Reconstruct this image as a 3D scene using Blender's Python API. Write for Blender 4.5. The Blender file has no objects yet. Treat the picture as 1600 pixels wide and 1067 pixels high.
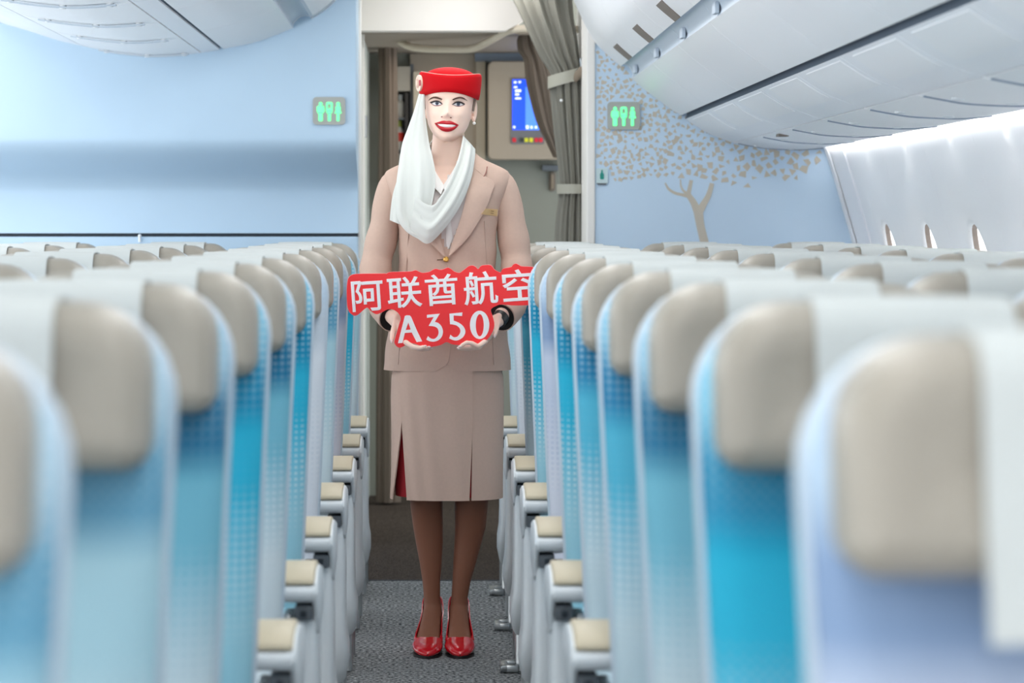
import bpy, bmesh, math, random
from mathutils import Vector, Matrix

# ------------------------------------------------------------------ camera, world, lights
SC = bpy.context.scene
COL = SC.collection
F = 4243.0                      # focal length in pixels of the 1600 x 1067 frame
VX, VY, CAMH = 678.0, 346.0, 1.32
cd = bpy.data.cameras.new('camera')
cam = bpy.data.objects.new('camera', cd); COL.objects.link(cam)
cam.location = (0, 0, CAMH); cam.rotation_euler = (math.pi / 2, 0, 0)
cd.sensor_width = 36.0; cd.lens = 36.0 * F / 1600.0
cd.shift_x = (800 - VX) / 1600.0; cd.shift_y = (VY - 533.5) / 1600.0
cd.clip_start = 0.05; cd.clip_end = 100
cd.dof.use_dof = True; cd.dof.focus_distance = 8.35; cd.dof.aperture_fstop = 4.2
SC.camera = cam
SC.view_settings.view_transform = 'Standard'; SC.view_settings.look = 'None'
SC.view_settings.exposure = 0.58; SC.view_settings.gamma = 1.0
SC.view_settings.use_curve_mapping = False
SC.cycles.use_denoising = True
SC.cycles.max_bounces = 8; SC.cycles.diffuse_bounces = 5

wd = bpy.data.worlds.new('world'); SC.world = wd; wd.use_nodes = True
bg = wd.node_tree.nodes['Background']
bg.inputs[0].default_value = (0.96, 0.985, 1.0, 1); bg.inputs[1].default_value = 2.0

def area(name, loc, rot, sx, sy, power, col):
    d = bpy.data.lights.new(name, 'AREA'); d.shape = 'RECTANGLE'; d.size = sx; d.size_y = sy
    d.energy = power; d.color = col
    o = bpy.data.objects.new(name, d); COL.objects.link(o); o.location = loc; o.rotation_euler = rot
    return o
# cabin ceiling lights over both aisles, galley light
area('aisle_ceiling_light', (0.08, 2.2, 2.36), (0, 0, 0), 0.45, 16.4, 64, (1.0, 0.985, 0.96))
area('aisle_ceiling_light', (-1.95, 2.2, 2.36), (0, 0, 0), 0.4, 16.4, 52, (1.0, 0.985, 0.96))
area('galley_ceiling_light', (0.10, 12.4, 2.10), (0, 0, 0), 0.4, 0.5, 1.8, (1.0, 0.90, 0.78))

area('entrance_fill_light', (0.15, 11.15, 2.34), (math.radians(25), 0, 0), 0.5, 0.25, 3.2, (1.0, 0.97, 0.93))  # unseen lamp added above the entrance to brighten the white galley header

# ------------------------------------------------------------------ helpers
def lin(c):
    return tuple(((v / 255) / 12.92 if v / 255 <= 0.04045 else ((v / 255 + 0.055) / 1.055) ** 2.4) for v in c)

MATS = {}
def mat(name, rgb, rough=0.5, metal=0.0, var=0.0, vscale=20.0, bump=0.0, bscale=200.0, emit=0.0, spec=0.5, sheen=0.0, sss=0.0, coat=0.0):
    if name in MATS: return MATS[name]
    m = bpy.data.materials.new(name); m.use_nodes = True
    nt = m.node_tree; b = nt.nodes['Principled BSDF']
    c = lin(rgb)
    b.inputs['Base Color'].default_value = (*c, 1)
    b.inputs['Roughness'].default_value = rough; b.inputs['Metallic'].default_value = metal
    b.inputs['Specular IOR Level'].default_value = spec
    if sheen: b.inputs['Sheen Weight'].default_value = sheen
    if coat: b.inputs['Coat Weight'].default_value = coat
    if sss:
        b.inputs['Subsurface Weight'].default_value = sss
        b.inputs['Subsurface Radius'].default_value = (0.012, 0.005, 0.003)
        b.inputs['Subsurface Scale'].default_value = 0.6
    if emit:
        b.inputs['Emission Color'].default_value = (*c, 1); b.inputs['Emission Strength'].default_value = emit
    if var or bump:
        tc = nt.nodes.new('ShaderNodeTexCoord')
    if var:
        n = nt.nodes.new('ShaderNodeTexNoise'); n.inputs['Scale'].default_value = vscale; n.inputs['Detail'].default_value = 4
        nt.links.new(tc.outputs['Object'], n.inputs['Vector'])
        mx = nt.nodes.new('ShaderNodeMix'); mx.data_type = 'RGBA'
        mx.inputs['A'].default_value = (*[v * (1 - var) for v in c], 1)
        mx.inputs['B'].default_value = (*[min(1, v * (1 + var)) for v in c], 1)
        nt.links.new(n.outputs['Fac'], mx.inputs['Factor']); nt.links.new(mx.outputs['Result'], b.inputs['Base Color'])
    if bump:
        n2 = nt.nodes.new('ShaderNodeTexNoise'); n2.inputs['Scale'].default_value = bscale; n2.inputs['Detail'].default_value = 3
        nt.links.new(tc.outputs['Object'], n2.inputs['Vector'])
        bp = nt.nodes.new('ShaderNodeBump'); bp.inputs['Strength'].default_value = bump; bp.inputs['Distance'].default_value = 0.002
        nt.links.new(n2.outputs['Fac'], bp.inputs['Height']); nt.links.new(bp.outputs['Normal'], b.inputs['Normal'])
    MATS[name] = m
    return m

def fabric(name, top, mid, low, dot, dotamt=0.6):
    """woven seat fabric: colour print fading down the backrest, with a printed grid of small squares"""
    m = bpy.data.materials.new(name); m.use_nodes = True
    nt = m.node_tree; N = nt.nodes; L = nt.links; b = N['Principled BSDF']
    b.inputs['Roughness'].default_value = 0.85; b.inputs['Specular IOR Level'].default_value = 0.2
    tc = N.new('ShaderNodeTexCoord'); sp = N.new('ShaderNodeSeparateXYZ'); L.new(tc.outputs['Object'], sp.inputs[0])
    mr = N.new('ShaderNodeMapRange'); mr.inputs['From Min'].default_value = 0.55; mr.inputs['From Max'].default_value = 1.26
    L.new(sp.outputs['Z'], mr.inputs['Value'])
    cr = N.new('ShaderNodeValToRGB'); L.new(mr.outputs['Result'], cr.inputs['Fac'])
    e = cr.color_ramp.elements
    top, mid, low, dot = [[int(v * 0.945) for v in c] for c in (top, mid, low, dot)]
    e[0].position = 0.0; e[0].color = (*lin(low), 1); e[1].position = 1.0; e[1].color = (*lin([min(255, int(v * 0.3 + 0.7 * w)) for v, w in zip(mid, (172, 196, 216))]), 1)
    for p, c in ((0.18, low), (0.46, mid), (0.60, mid), (0.67, top), (0.74, top), (0.82, [int(.35 * v + .65 * w) for v, w in zip(mid, (168, 194, 214))])):
        q = e.new(p); q.color = (*lin(c), 1)
    def grid(axis):
        w = N.new('ShaderNodeMath'); w.operation = 'MULTIPLY'; w.inputs[1].default_value = 78.0; L.new(sp.outputs[axis], w.inputs[0])
        f = N.new('ShaderNodeMath'); f.operation = 'FRACT'; L.new(w.outputs[0], f.inputs[0])
        g = N.new('ShaderNodeMath'); g.operation = 'GREATER_THAN'; g.inputs[1].default_value = 0.45; L.new(f.outputs[0], g.inputs[0])
        return g
    gx, gz = grid('X'), grid('Z')
    mu = N.new('ShaderNodeMath'); mu.operation = 'MULTIPLY'; L.new(gx.outputs[0], mu.inputs[0]); L.new(gz.outputs[0], mu.inputs[1])
    band = N.new('ShaderNodeValToRGB'); L.new(mr.outputs['Result'], band.inputs['Fac'])
    be = band.color_ramp.elements
    be[0].position = 0.10; be[0].color = (0, 0, 0, 1); be[1].position = 0.95; be[1].color = (.6, .6, .6, 1)
    for p, v in ((0.28, .9), (0.44, .5), (0.50, 0.05), (0.62, 0.0), (0.70, .35), (0.8, .8)):
        q = be.new(p); q.color = (v, v, v, 1)
    m2 = N.new('ShaderNodeMath'); m2.operation = 'MULTIPLY'; L.new(mu.outputs[0], m2.inputs[0]); L.new(band.outputs['Color'], m2.inputs[1])
    m3 = N.new('ShaderNodeMath'); m3.operation = 'MULTIPLY'; m3.inputs[1].default_value = dotamt; L.new(m2.outputs[0], m3.inputs[0])
    mx = N.new('ShaderNodeMix'); mx.data_type = 'RGBA'; L.new(m3.outputs[0], mx.inputs['Factor'])
    L.new(cr.outputs['Color'], mx.inputs['A']); mx.inputs['B'].default_value = (*lin(dot), 1)
    L.new(mx.outputs['Result'], b.inputs['Base Color'])
    n2 = N.new('ShaderNodeTexNoise'); n2.inputs['Scale'].default_value = 600; L.new(tc.outputs['Object'], n2.inputs['Vector'])
    bp = N.new('ShaderNodeBump'); bp.inputs['Strength'].default_value = 0.25; bp.inputs['Distance'].default_value = 0.001
    L.new(n2.outputs['Fac'], bp.inputs['Height']); L.new(bp.outputs['Normal'], b.inputs['Normal'])
    return m

class MB:
    """mesh builder"""
    def __init__(s): s.v = []; s.f = []
    def add(s, vs, fs):
        o = len(s.v); s.v += [tuple(v) for v in vs]; s.f += [tuple(i + o for i in f) for f in fs]; return s
    def box(s, x0, x1, y0, y1, z0, z1):
        vs = [(x, y, z) for z in (z0, z1) for y in (y0, y1) for x in (x0, x1)]
        return s.add(vs, [(0, 2, 3, 1), (4, 5, 7, 6), (0, 1, 5, 4), (2, 6, 7, 3), (0, 4, 6, 2), (1, 3, 7, 5)])
    def rings(s, rs, closed=True, cap0=True, cap1=True):
        n = len(rs[0]); vs = [p for r in rs for p in r]; fs = []
        for i in range(len(rs) - 1):
            for j in range(n if closed else n - 1):
                k = (j + 1) % n
                fs.append((i * n + j, i * n + k, (i + 1) * n + k, (i + 1) * n + j))
        if cap0 and closed: fs.append(tuple(reversed(range(n))))
        if cap1 and closed: fs.append(tuple((len(rs) - 1) * n + j for j in range(n)))
        return s.add(vs, fs)
    def prism(s, poly, axis, a, b):
        """extrude a 2-D polygon along axis ('x': poly is (y,z); 'y': (x,z); 'z': (x,y))"""
        def mk(p, t): return {'x': (t, p[0], p[1]), 'y': (p[0], t, p[1]), 'z': (p[0], p[1], t)}[axis]
        return s.rings([[mk(p, a) for p in poly], [mk(p, b) for p in poly]])
    def tube(s, pts, rad, n=12, sy=1.0, cap=True, up=None):
        pts = [Vector(p) for p in pts]
        rad = rad if isinstance(rad, (list, tuple)) else [rad] * len(pts)
        rs = []; prev = None
        for i, p in enumerate(pts):
            t = (pts[min(i + 1, len(pts) - 1)] - pts[max(i - 1, 0)]).normalized()
            if prev is None:
                u = Vector(up) if up else (Vector((0, 0, 1)) if abs(t.z) < 0.9 else Vector((1, 0, 0)))
            else: u = prev
            u = (u - t * u.dot(t)).normalized(); w = t.cross(u); prev = u
            r = rad[i]
            rs.append([tuple(p + u * (r * math.cos(2 * math.pi * k / n)) + w * (r * sy * math.sin(2 * math.pi * k / n))) for k in range(n)])
        return s.rings(rs, cap0=cap, cap1=cap)
    def capsule(s, pts, rad, n=12):
        """tube with rounded ends"""
        pts = [Vector(p) for p in pts]; rad = list(rad) if isinstance(rad, (list, tuple)) else [rad] * len(pts)
        a = (pts[0] - pts[1]).normalized(); b = (pts[-1] - pts[-2]).normalized()
        P = []; R = []
        for q in (88, 60, 30): P.append(pts[0] + a * rad[0] * math.sin(math.radians(q))); R.append(rad[0] * math.cos(math.radians(q)))
        P += pts; R += rad
        for q in (30, 60, 88): P.append(pts[-1] + b * rad[-1] * math.sin(math.radians(q))); R.append(rad[-1] * math.cos(math.radians(q)))
        return s.tube(P, R, n)
    def ball(s, c, r, n=16, m=10):
        rx, ry, rz = r if isinstance(r, (list, tuple)) else (r, r, r)
        rs = []
        for i in range(m + 1):
            a = -math.pi / 2 + math.pi * i / m
            a = max(-1.55, min(1.55, a))
            rs.append([(c[0] + rx * math.cos(a) * math.cos(2 * math.pi * k / n), c[1] + ry * math.cos(a) * math.sin(2 * math.pi * k / n), c[2] + rz * math.sin(a)) for k in range(n)])
        return s.rings(rs)
    def grid(s, rows):
        return s.rings(rows, closed=False)
    def mesh(s, name):
        me = bpy.data.meshes.new(name); me.from_pydata(s.v, [], s.f); me.update()
        bm = bmesh.new(); bm.from_mesh(me); bmesh.ops.recalc_face_normals(bm, faces=bm.faces); bm.to_mesh(me); bm.free()
        return me
    def obj(s, name, m, parent=None, smooth=False, bevel=0, solid=0, subsurf=0, sharp=40):
        me = s.mesh(name)
        return link(name, me, m, parent, smooth, bevel, solid, subsurf, sharp)

def bake(o):
    """apply the modifiers without operators"""
    dg = bpy.context.evaluated_depsgraph_get()
    me = bpy.data.meshes.new_from_object(o.evaluated_get(dg)); me.name = o.name
    old = o.data; o.modifiers.clear(); o.data = me
    if old.users == 0: bpy.data.meshes.remove(old)

def link(name, me, m, parent=None, smooth=False, bevel=0, solid=0, subsurf=0, sharp=40):
    o = bpy.data.objects.new(name, me); COL.objects.link(o)
    if m is not None: me.materials.append(m)
    if solid:
        q = o.modifiers.new('s', 'SOLIDIFY'); q.thickness = solid; q.offset = 0
    if bevel:
        q = o.modifiers.new('b', 'BEVEL'); q.width = bevel; q.segments = 2; q.limit_method = 'ANGLE'; q.angle_limit = math.radians(35)
    if subsurf:
        q = o.modifiers.new('u', 'SUBSURF'); q.levels = subsurf; q.render_levels = subsurf
    if o.modifiers: bake(o)
    if smooth:
        for p in o.data.polygons: p.use_smooth = True
        try: o.data.set_sharp_from_angle(angle=math.radians(sharp))
        except Exception: pass
    if parent is not None: o.parent = parent
    return o

def tag(o, label, cat=None, group=None, kind=None):
    o['label'] = label
    if cat: o['category'] = cat
    if group: o['group'] = group
    if kind: o['kind'] = kind
    return o
def thing(name, label, cat, loc=(0, 0, 0), group=None):
    o = bpy.data.objects.new(name, None); COL.objects.link(o); o.location = loc; o.empty_display_size = 0.1
    return tag(o, label, cat, group)
def struct(o, label=None):
    o['kind'] = 'structure'
    if label: o['label'] = label
    return o
def W(px, py, Y):
    """point at depth Y (metres from the camera station) that the photograph shows at a pixel"""
    return ((px - VX) * Y / F, Y, CAMH - (py - VY) * Y / F)
def cr(pts, n):
    """Catmull-Rom resample of a list of tuples"""
    out = []; m = len(pts) - 1
    for i in range(n):
        t = i / (n - 1) * m; k = min(int(t), m - 1); u = t - k
        p = [pts[max(0, min(m, k + d))] for d in (-1, 0, 1, 2)]
        out.append(tuple(0.5 * (2 * b + (c - a) * u + (2 * a - 5 * b + 4 * c - d) * u * u + (3 * b - a - 3 * c + d) * u ** 3) for a, b, c, d in zip(*p)))
    return out
def interp(tab, x):
    if x <= tab[0][0]: return tab[0][1]
    for (a, va), (b, vb) in zip(tab, tab[1:]):
        if x <= b:
            t = (x - a) / (b - a); t = t * t * (3 - 2 * t) if False else t
            return va + (vb - va) * t
    return tab[-1][1]
ORD = ['first', 'second', 'third', 'fourth', 'fifth', 'sixth', 'seventh', 'eighth', 'ninth', 'tenth', 'eleventh', 'twelfth']
BY = 10.8                      # depth of the cabin's end wall
PITCH = 0.8128                 # seat pitch

# ------------------------------------------------------------------ materials
M_wall = mat('pale blue wall laminate', (186, 212, 233), 0.45, var=0.03, vscale=6)
M_white = mat('cabin white plastic', (243, 245, 248), 0.42, var=0.01, vscale=5)
M_white2 = mat('warm white panel', (232, 230, 226), 0.5)
M_grey = mat('light grey plastic', (222, 227, 230), 0.38)
M_dark = mat('dark gap rubber', (38, 46, 54), 0.7)
M_gap = mat('blue grey shadow slot', (84, 98, 114), 0.7)
M_slot = mat('taupe latch recess', (126, 116, 108), 0.55)
M_trough = mat('grey blue channel plastic', (190, 202, 214), 0.45)
M_leather = mat('beige leather', (156, 150, 139), 0.42, var=0.04, vscale=14, bump=0.12, bscale=260)
M_pad = mat('cream armrest leather', (194, 182, 156), 0.5, var=0.03, bump=0.1, bscale=300)
M_cloth = mat('white headrest cloth', (194, 199, 198), 0.9, bump=0.25, bscale=500, spec=0.1)
M_metal = mat('brushed aluminium', (186, 190, 192), 0.32, metal=0.85)
M_darkgrey = mat('dark grey plastic', (92, 98, 104), 0.5)
M_shell = mat('pale grey blue seat shell', (184, 198, 210), 0.5)

# ------------------------------------------------------------------ floor, ceiling, walls
def carpet(name, a, b, scale=420):
    m = bpy.data.materials.new(name); m.use_nodes = True; nt = m.node_tree; N = nt.nodes; L = nt.links; s = N['Principled BSDF']
    s.inputs['Roughness'].default_value = 0.95; s.inputs['Specular IOR Level'].default_value = 0.1
    tc = N.new('ShaderNodeTexCoord'); n = N.new('ShaderNodeTexNoise'); n.inputs['Scale'].default_value = scale; n.inputs['Detail'].default_value = 2
    L.new(tc.outputs['Object'], n.inputs['Vector'])
    r = N.new('ShaderNodeValToRGB'); L.new(n.outputs['Fac'], r.inputs['Fac'])
    r.color_ramp.elements[0].position = 0.36; r.color_ramp.elements[0].color = (*lin(a), 1)
    r.color_ramp.elements[1].position = 0.68; r.color_ramp.elements[1].color = (*lin(b), 1)
    n2 = N.new('ShaderNodeTexNoise'); n2.inputs['Scale'].default_value = 5; n2.inputs['Detail'].default_value = 3
    L.new(tc.outputs['Object'], n2.inputs['Vector'])
    mx = N.new('ShaderNodeMix'); mx.data_type = 'RGBA'; mx.blend_type = 'MULTIPLY'; mx.inputs['Factor'].default_value = 0.35
    L.new(r.outputs['Color'], mx.inputs['A']); L.new(n2.outputs['Color'], mx.inputs['B'])
    r2 = N.new('ShaderNodeValToRGB'); r2.color_ramp.elements[0].color = (.6, .6, .6, 1); r2.color_ramp.elements[1].color = (1, 1, 1, 1)
    L.new(n2.outputs['Fac'], r2.inputs['Fac']); L.new(r2.outputs['Color'], mx.inputs['B'])
    L.new(mx.outputs['Result'], s.inputs['Base Color'])
    bp = N.new('ShaderNodeBump'); bp.inputs['Strength'].default_value = 0.6; bp.inputs['Distance'].default_value = 0.004
    L.new(n.outputs['Fac'], bp.inputs['Height']); L.new(bp.outputs['Normal'], s.inputs['Normal'])
    return m
M_carpet = carpet('blue grey speckled carpet', (58, 62, 66), (178, 180, 180), 95)
M_carpet2 = carpet('brown grey entrance carpet', (46, 40, 36), (92, 82, 74), 150)
struct(MB().box(-3.0, 1.80, -6.0, 9.98, -0.06, 0.0).obj('floor', M_carpet), 'blue-grey speckled carpet of the cabin aisle')
struct(MB().box(-3.0, 1.80, 9.986, 13.3, -0.06, -0.002).obj('floor', M_carpet2), 'brown carpet of the entrance area behind the seats')
struct(MB().box(-3.0, 1.80, 9.976, 9.99, -0.01, 0.002).obj('trim_1', M_dark), 'dark seam strip between the two carpets')
struct(MB().box(-2.7, 1.80, -6.0, BY, 2.40, 2.46).obj('ceiling', M_white), 'white cabin ceiling above the bins')

# end wall, left: upper panel with a soft concave fold, lower panel set back under a seam
XL, XR = -0.3105, 0.629
prof = [(10.80, 2.40), (10.80, 2.1), (10.80, 1.75), (10.802, 1.67), (10.810, 1.632), (10.842, 1.598), (10.905, 1.566), (10.978, 1.535),
        (11.048, 1.500), (11.09, 1.460), (11.100, 1.42), (11.100, 1.37), (11.096, 1.32), (11.09, 1.272)]
pf = cr(prof, 60)
m = MB()
m.rings([[(x, y, z) for y, z in pf] + [(x, 11.18, 1.272), (x, 11.18, 2.40)] for x in (-3.0, XL - 0.012, XL)])
wl = struct(m.obj('wall_left', M_wall, None, True, sharp=50), 'pale blue laminate end wall with a soft concave fold above the seats')
MB().box(-3.0, XL, 11.10, 11.18, 1.258, 1.274).obj('seam', M_dark, wl)
MB().box(-3.0, XL, 11.08, 11.18, 0.0, 1.258).obj('lower_panel', M_wall, wl, bevel=0.004)
m = MB(); m.tube([(-1.20, 11.072, 1.262), (-1.20, 11.072, 1.236)], 0.005, 8); m.ball((-1.20, 11.072, 1.262), 0.007, 8, 6)
m.obj('hook', M_white, wl, True)
# corridor side of the lavatory with its trims (seen edge-on past the end wall)
m = MB().box(-0.345, -0.312, 11.18, 13.1, 0, 2.4)
cw = struct(m.obj('wall_corridor', mat('pale green grey laminate', (196, 204, 198), 0.5, var=0.08, vscale=60)), 'pale green-grey corridor wall beside the galley entrance')
MB().box(-0.32, -0.300, 11.185, 11.24, 0, 2.4).obj('edge_trim', M_white2, cw, bevel=0.004)
MB().box(-0.32, -0.302, 11.75, 11.82, 0, 2.4).obj('edge_trim', M_white2, cw, bevel=0.004)
MB().box(-0.316, -0.306, 11.30, 11.34, 2.03, 2.12).obj('latch', M_grey, cw, bevel=0.003)
MB().box(-0.318, -0.304, 12.30, 12.36, 1.70, 1.80).obj('latch', M_metal, cw, bevel=0.003)

# end wall, right: printed acacia tree
M_wallr = mat('light blue wall laminate', (196, 218, 238), 0.42, var=0.02, vscale=5)
wr = struct(MB().box(XR, 1.80, BY, BY + 0.10, 0, 2.40).obj('wall_right_end', M_wallr), 'light blue end wall printed with a beige acacia tree')
MB().box(XR - 0.022, XR + 0.012, BY - 0.012, BY + 0.75, 0, 2.40).obj('edge_trim', M_white2, wr, bevel=0.006)
M_print = mat('beige print', (196, 188, 174), 0.5)
def ZP(zx, zy, ox, oy, s): return (ox + zx * s, oy + zy * s)
def ribbon(mb, pts, Y, t=0.0012):
    """flat tapered stroke on the end wall; pts = (px, py, width px)"""
    pts = cr(pts, 14); l = []; r = []
    for i, (x, y, w) in enumerate(pts):
        a = pts[max(0, i - 1)]; b = pts[min(len(pts) - 1, i + 1)]
        dx, dy = b[0] - a[0], b[1] - a[1]; q = math.hypot(dx, dy) or 1
        nx, ny = -dy / q * w / 2, dx / q * w / 2
        l.append(W(x + nx, y + ny, Y)); r.append(W(x - nx, y - ny, Y))
    rs = [[a, b, (b[0], Y - t, b[2]), (a[0], Y - t, a[2])] for a, b in zip(l, r)]
    mb.rings(rs)
S = 0.24375
def zp(x, y, w): return (920 + x * S, 140 + y * S, w * S)
tr = MB()
for st in ([(752, 1080, 56), (745, 1000, 55), (715, 870, 52), (700, 770, 62)], [(705, 800, 56), (672, 725, 42), (640, 675, 34), (645, 640, 26), (657, 580, 22)],
           [(640, 680, 30), (600, 674, 20), (550, 662, 17), (510, 635, 14), (490, 598, 8)], [(632, 668, 18), (603, 645, 13), (590, 615, 10), (587, 575, 6)],
           [(705, 790, 52), (735, 735, 42), (768, 675, 34), (790, 600, 28)]):
    ribbon(tr, [zp(*p) for p in st], BY - 0.0001, 0.0012 + 0.0003 * len(tr.f) / 40)
tr.obj('tree_trunk_print', M_print, wr)
random.seed(7)
low = [(928, 284), (950, 286), (968, 284), (990, 280), (1012, 276), (1040, 276), (1062, 278), (1090, 276), (1120, 284), (1140, 288), (1160, 298), (1175, 296), (1190, 281), (1205, 272),
       (1222, 277), (1235, 283), (1250, 276), (1262, 262), (1290, 248), (1312, 238)]
binl = [(925, 60), (945, 88), (983, 122), (1027, 155), (1070, 184), (1106, 208), (1145, 223), (1197, 231), (1241, 233), (1310, 229)]
lv = MB(); got = []
for k in range(9000):
    x = random.uniform(933, 1300); y = random.uniform(80, 300)
    if y > interp(low, x) - 2 or y < interp(binl, x) - 6: continue
    if 945 < x < 1001 and 156 < y < 203: continue
    if 929 < x < 953 and 258 < y < 292: continue
    big = 1 + 0.55 * max(0, min(1, (x - 1000) / 200)) * max(0, min(1, (y - 180) / 80))
    d = 7.2 * big
    if any((x - a) ** 2 + (y - b) ** 2 < d * d for a, b in got): continue
    got.append((x, y))
    r = random.uniform(3.2, 5.3) * big; a0 = random.uniform(0, 6.28); n = random.choice((3, 4, 4))
    ps = []
    for i in range(n):
        a = a0 + 6.283 * i / n + random.uniform(-.45, .45); q = r * random.uniform(.65, 1.25)
        ps.append(W(x + q * math.cos(a), y + q * math.sin(a), BY))
    lv.rings([[(p[0], BY - 0.00005, p[2]) for p in ps], [(p[0], BY - 0.0012, p[2]) for p in ps]])
tag(lv.obj('leaf_print', M_print, wr), 'scattered beige leaf shapes printed as the tree crown', kind='stuff')

# ------------------------------------------------------------------ side walls with oval windows
side = [(0.0, 1.66), (0.25, 1.71), (0.55, 1.745), (0.8, 1.75), (1.0, 1.732), (1.22, 1.685), (1.35, 1.648), (1.5, 1.605), (1.615, 1.568), (1.75, 1.52), (1.95, 1.43)]
sidec = cr(side, 80)
def sx(z): return interp(sidec, z)
WZ, WH, WW = 1.09, 0.228, 0.14
M_side = mat('white sidewall panel', (246, 247, 250), 0.45)
def side_panel_mesh():
    mb = MB(); n = 64; hw = PITCH / 2 - 0.0006; z0, z1 = 0.02, 1.80
    def ray(a):
        c, s = math.cos(a), math.sin(a)
        t = min([hw / abs(c)] if abs(c) > 1e-6 else [9e9]); t2 = ((z1 - WZ) / s if s > 1e-6 else ((z0 - WZ) / s if s < -1e-6 else 9e9))
        return min(t, t2)
    angs = sorted(set([2 * math.pi * k / n for k in range(n)] + [math.atan2(dz, dy) % (2 * math.pi) for dz in (z1 - WZ, z0 - WZ) for dy in (hw, -hw)]))
    def oval(a, k):
        c, s = math.cos(a), math.sin(a); e = 2.5
        r = 1 / ((abs(c) / WW) ** e + (abs(s) / WH) ** e) ** (1 / e)
        return r * k
    rs = []
    for kind, k, off in (('o', 0.97, 0.012), ('o', 1.0, 0.002), ('o', 1.06, 0.0), ('m', 0.3, 0.0), ('m', 0.6, 0), ('m', 0.8, 0), ('m', 1.0, 0)):
        r = []
        for a in angs:
            R = ray(a); o = oval(a, 1.2)
            q = oval(a, k) if kind == 'o' else o + (R - o) * k
            y, z = q * math.cos(a), WZ + q * math.sin(a)
            r.append((sx(z) + off, y, z))
        rs.append(r)
    edge = [(p[0] + 0.012, p[1], p[2]) for p in rs[-1]]
    mb.rings(rs + [edge], cap0=False, cap1=False)
    return mb.mesh('sidewall_panel')
pm = side_panel_mesh(); pm.materials.append(M_side)
for p in pm.polygons: p.use_smooth = True
pm.set_sharp_from_angle(angle=math.radians(50))
M_glass = mat('window pane', (235, 240, 245), 0.05); g = M_glass.node_tree.nodes['Principled BSDF']; g.inputs['Roughness'].default_value = 0.05
_nt = M_glass.node_tree; _tr = _nt.nodes.new('ShaderNodeBsdfTransparent'); _mx = _nt.nodes.new('ShaderNodeMixShader'); _mx.inputs[0].default_value = 0.06
_nt.links.new(_tr.outputs[0], _mx.inputs[1]); _nt.links.new(g.outputs[0], _mx.inputs[2]); _nt.links.new(_mx.outputs[0], _nt.nodes['Material Output'].inputs['Surface'])
def pane_mesh():
    mb = MB(); rs = []
    for off in (0.025, 0.027):
        rs.append([(sx(WZ + 0.222 * math.sin(a)) + off, 0.137 * math.cos(a), WZ + 0.222 * math.sin(a)) for a in [2 * math.pi * k / 40 for k in range(40)]])
    return mb.rings(rs).mesh('pane')
gm = pane_mesh(); gm.materials.append(M_glass)
def ov(a): return 1 / ((abs(math.cos(a)) / WW) ** 2.5 + (abs(math.sin(a)) / WH) ** 2.5) ** 0.4
def frame_mesh():
    mb = MB(); rs = []
    for r, off in ((1.0, 0.004), (0.99, 0.016), (0.97, 0.028), (1.02, 0.032), (1.04, 0.02)):
        rs.append([(sx(WZ + r * ov(a) * math.sin(a)) + off, r * ov(a) * math.cos(a), WZ + r * ov(a) * math.sin(a)) for a in [2 * math.pi * k / 40 for k in range(40)]])
    rs.append(rs[0]); return mb.rings(rs, cap0=False, cap1=False).mesh('window_frame')
fm = frame_mesh(); fm.materials.append(mat('window reveal plastic', (150, 138, 130), 0.5))
wside = MB().box(1.86, 1.9, -6.0, BY, -0.06, 0.05).obj('wall_right', M_side); struct(wside, 'white curved cabin sidewall with oval windows')
nwin = 0
for k in range(19):
    yc = 10.02 - PITCH * k
    for mir in (0,):
        if mir and k < 0: continue
        o = bpy.data.objects.new('sidewall_panel', pm); COL.objects.link(o); o.parent = wside
        o.location = (-1.93 if mir else 0, yc, 0); o.scale = (-1 if mir else 1, 1, 1)
        if not mir and nwin < 12:
            nwin += 1
            w = bpy.data.objects.new('window_%d' % nwin, gm); COL.objects.link(w); w.location = (0, yc, 0); struct(w, 'oval cabin window, %s from the end wall' % (ORD[nwin - 1] if nwin <= 12 else 'further'))
            f = bpy.data.objects.new('window_frame', fm); COL.objects.link(f); f.parent = w
# narrow closing panel between the last window panel and the end wall
m = MB(); m.rings([[(sx(z), y, z) for z in [1.8 * i / 30 for i in range(31)]] for y in (10.02 + PITCH / 2, BY + 0.02)], closed=False)
m.obj('closing_panel', M_side, wside, True, solid=0.01)
m = MB(); m.rings([[(sx(z) - 0.012 - (0.006 if i == 1 else 0), y, z) for z in [1.66 * i2 / 30 for i2 in range(31)]] for i, y in enumerate((BY - 0.05, BY - 0.025, BY - 0.001))], closed=False)
m.obj('corner_trim', M_white, wside, True, solid=0.008)
# wash light strip in the slot between sidewall and bin
M_lamp = mat('wash light diffuser', (255, 252, 246), 0.5, emit=30.0)
ls = struct(MB().box(1.475, 1.526, 1.0, BY - 0.05, 1.650, 1.664).obj('wash_light_strip', M_lamp), 'white light strip in the slot above the sidewall')
MB().box(1.470, 1.534, 1.0, BY - 0.05, 1.664, 1.69).obj('lamp_housing', M_white, ls)

# ------------------------------------------------------------------ overhead bins and service panels
def offs(pts, t):
    out = []
    for i, p in enumerate(pts):
        a = pts[max(0, i - 1)]; b = pts[min(len(pts) - 1, i + 1)]
        dx, dz = b[0] - a[0], b[1] - a[1]; q = math.hypot(dx, dz) or 1
        out.append((p[0] - dz / q * t, p[1] + dx / q * t))
    return out
def shell(pts, y0, y1, t, bow=0.0):
    poly = list(pts) + list(reversed(offs(pts, t)))
    m = MB(); ys = [y0, y1]
    return m.rings([[(x, y, z) for x, z in poly] for y in ys])
GAP = 0.0025
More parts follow.
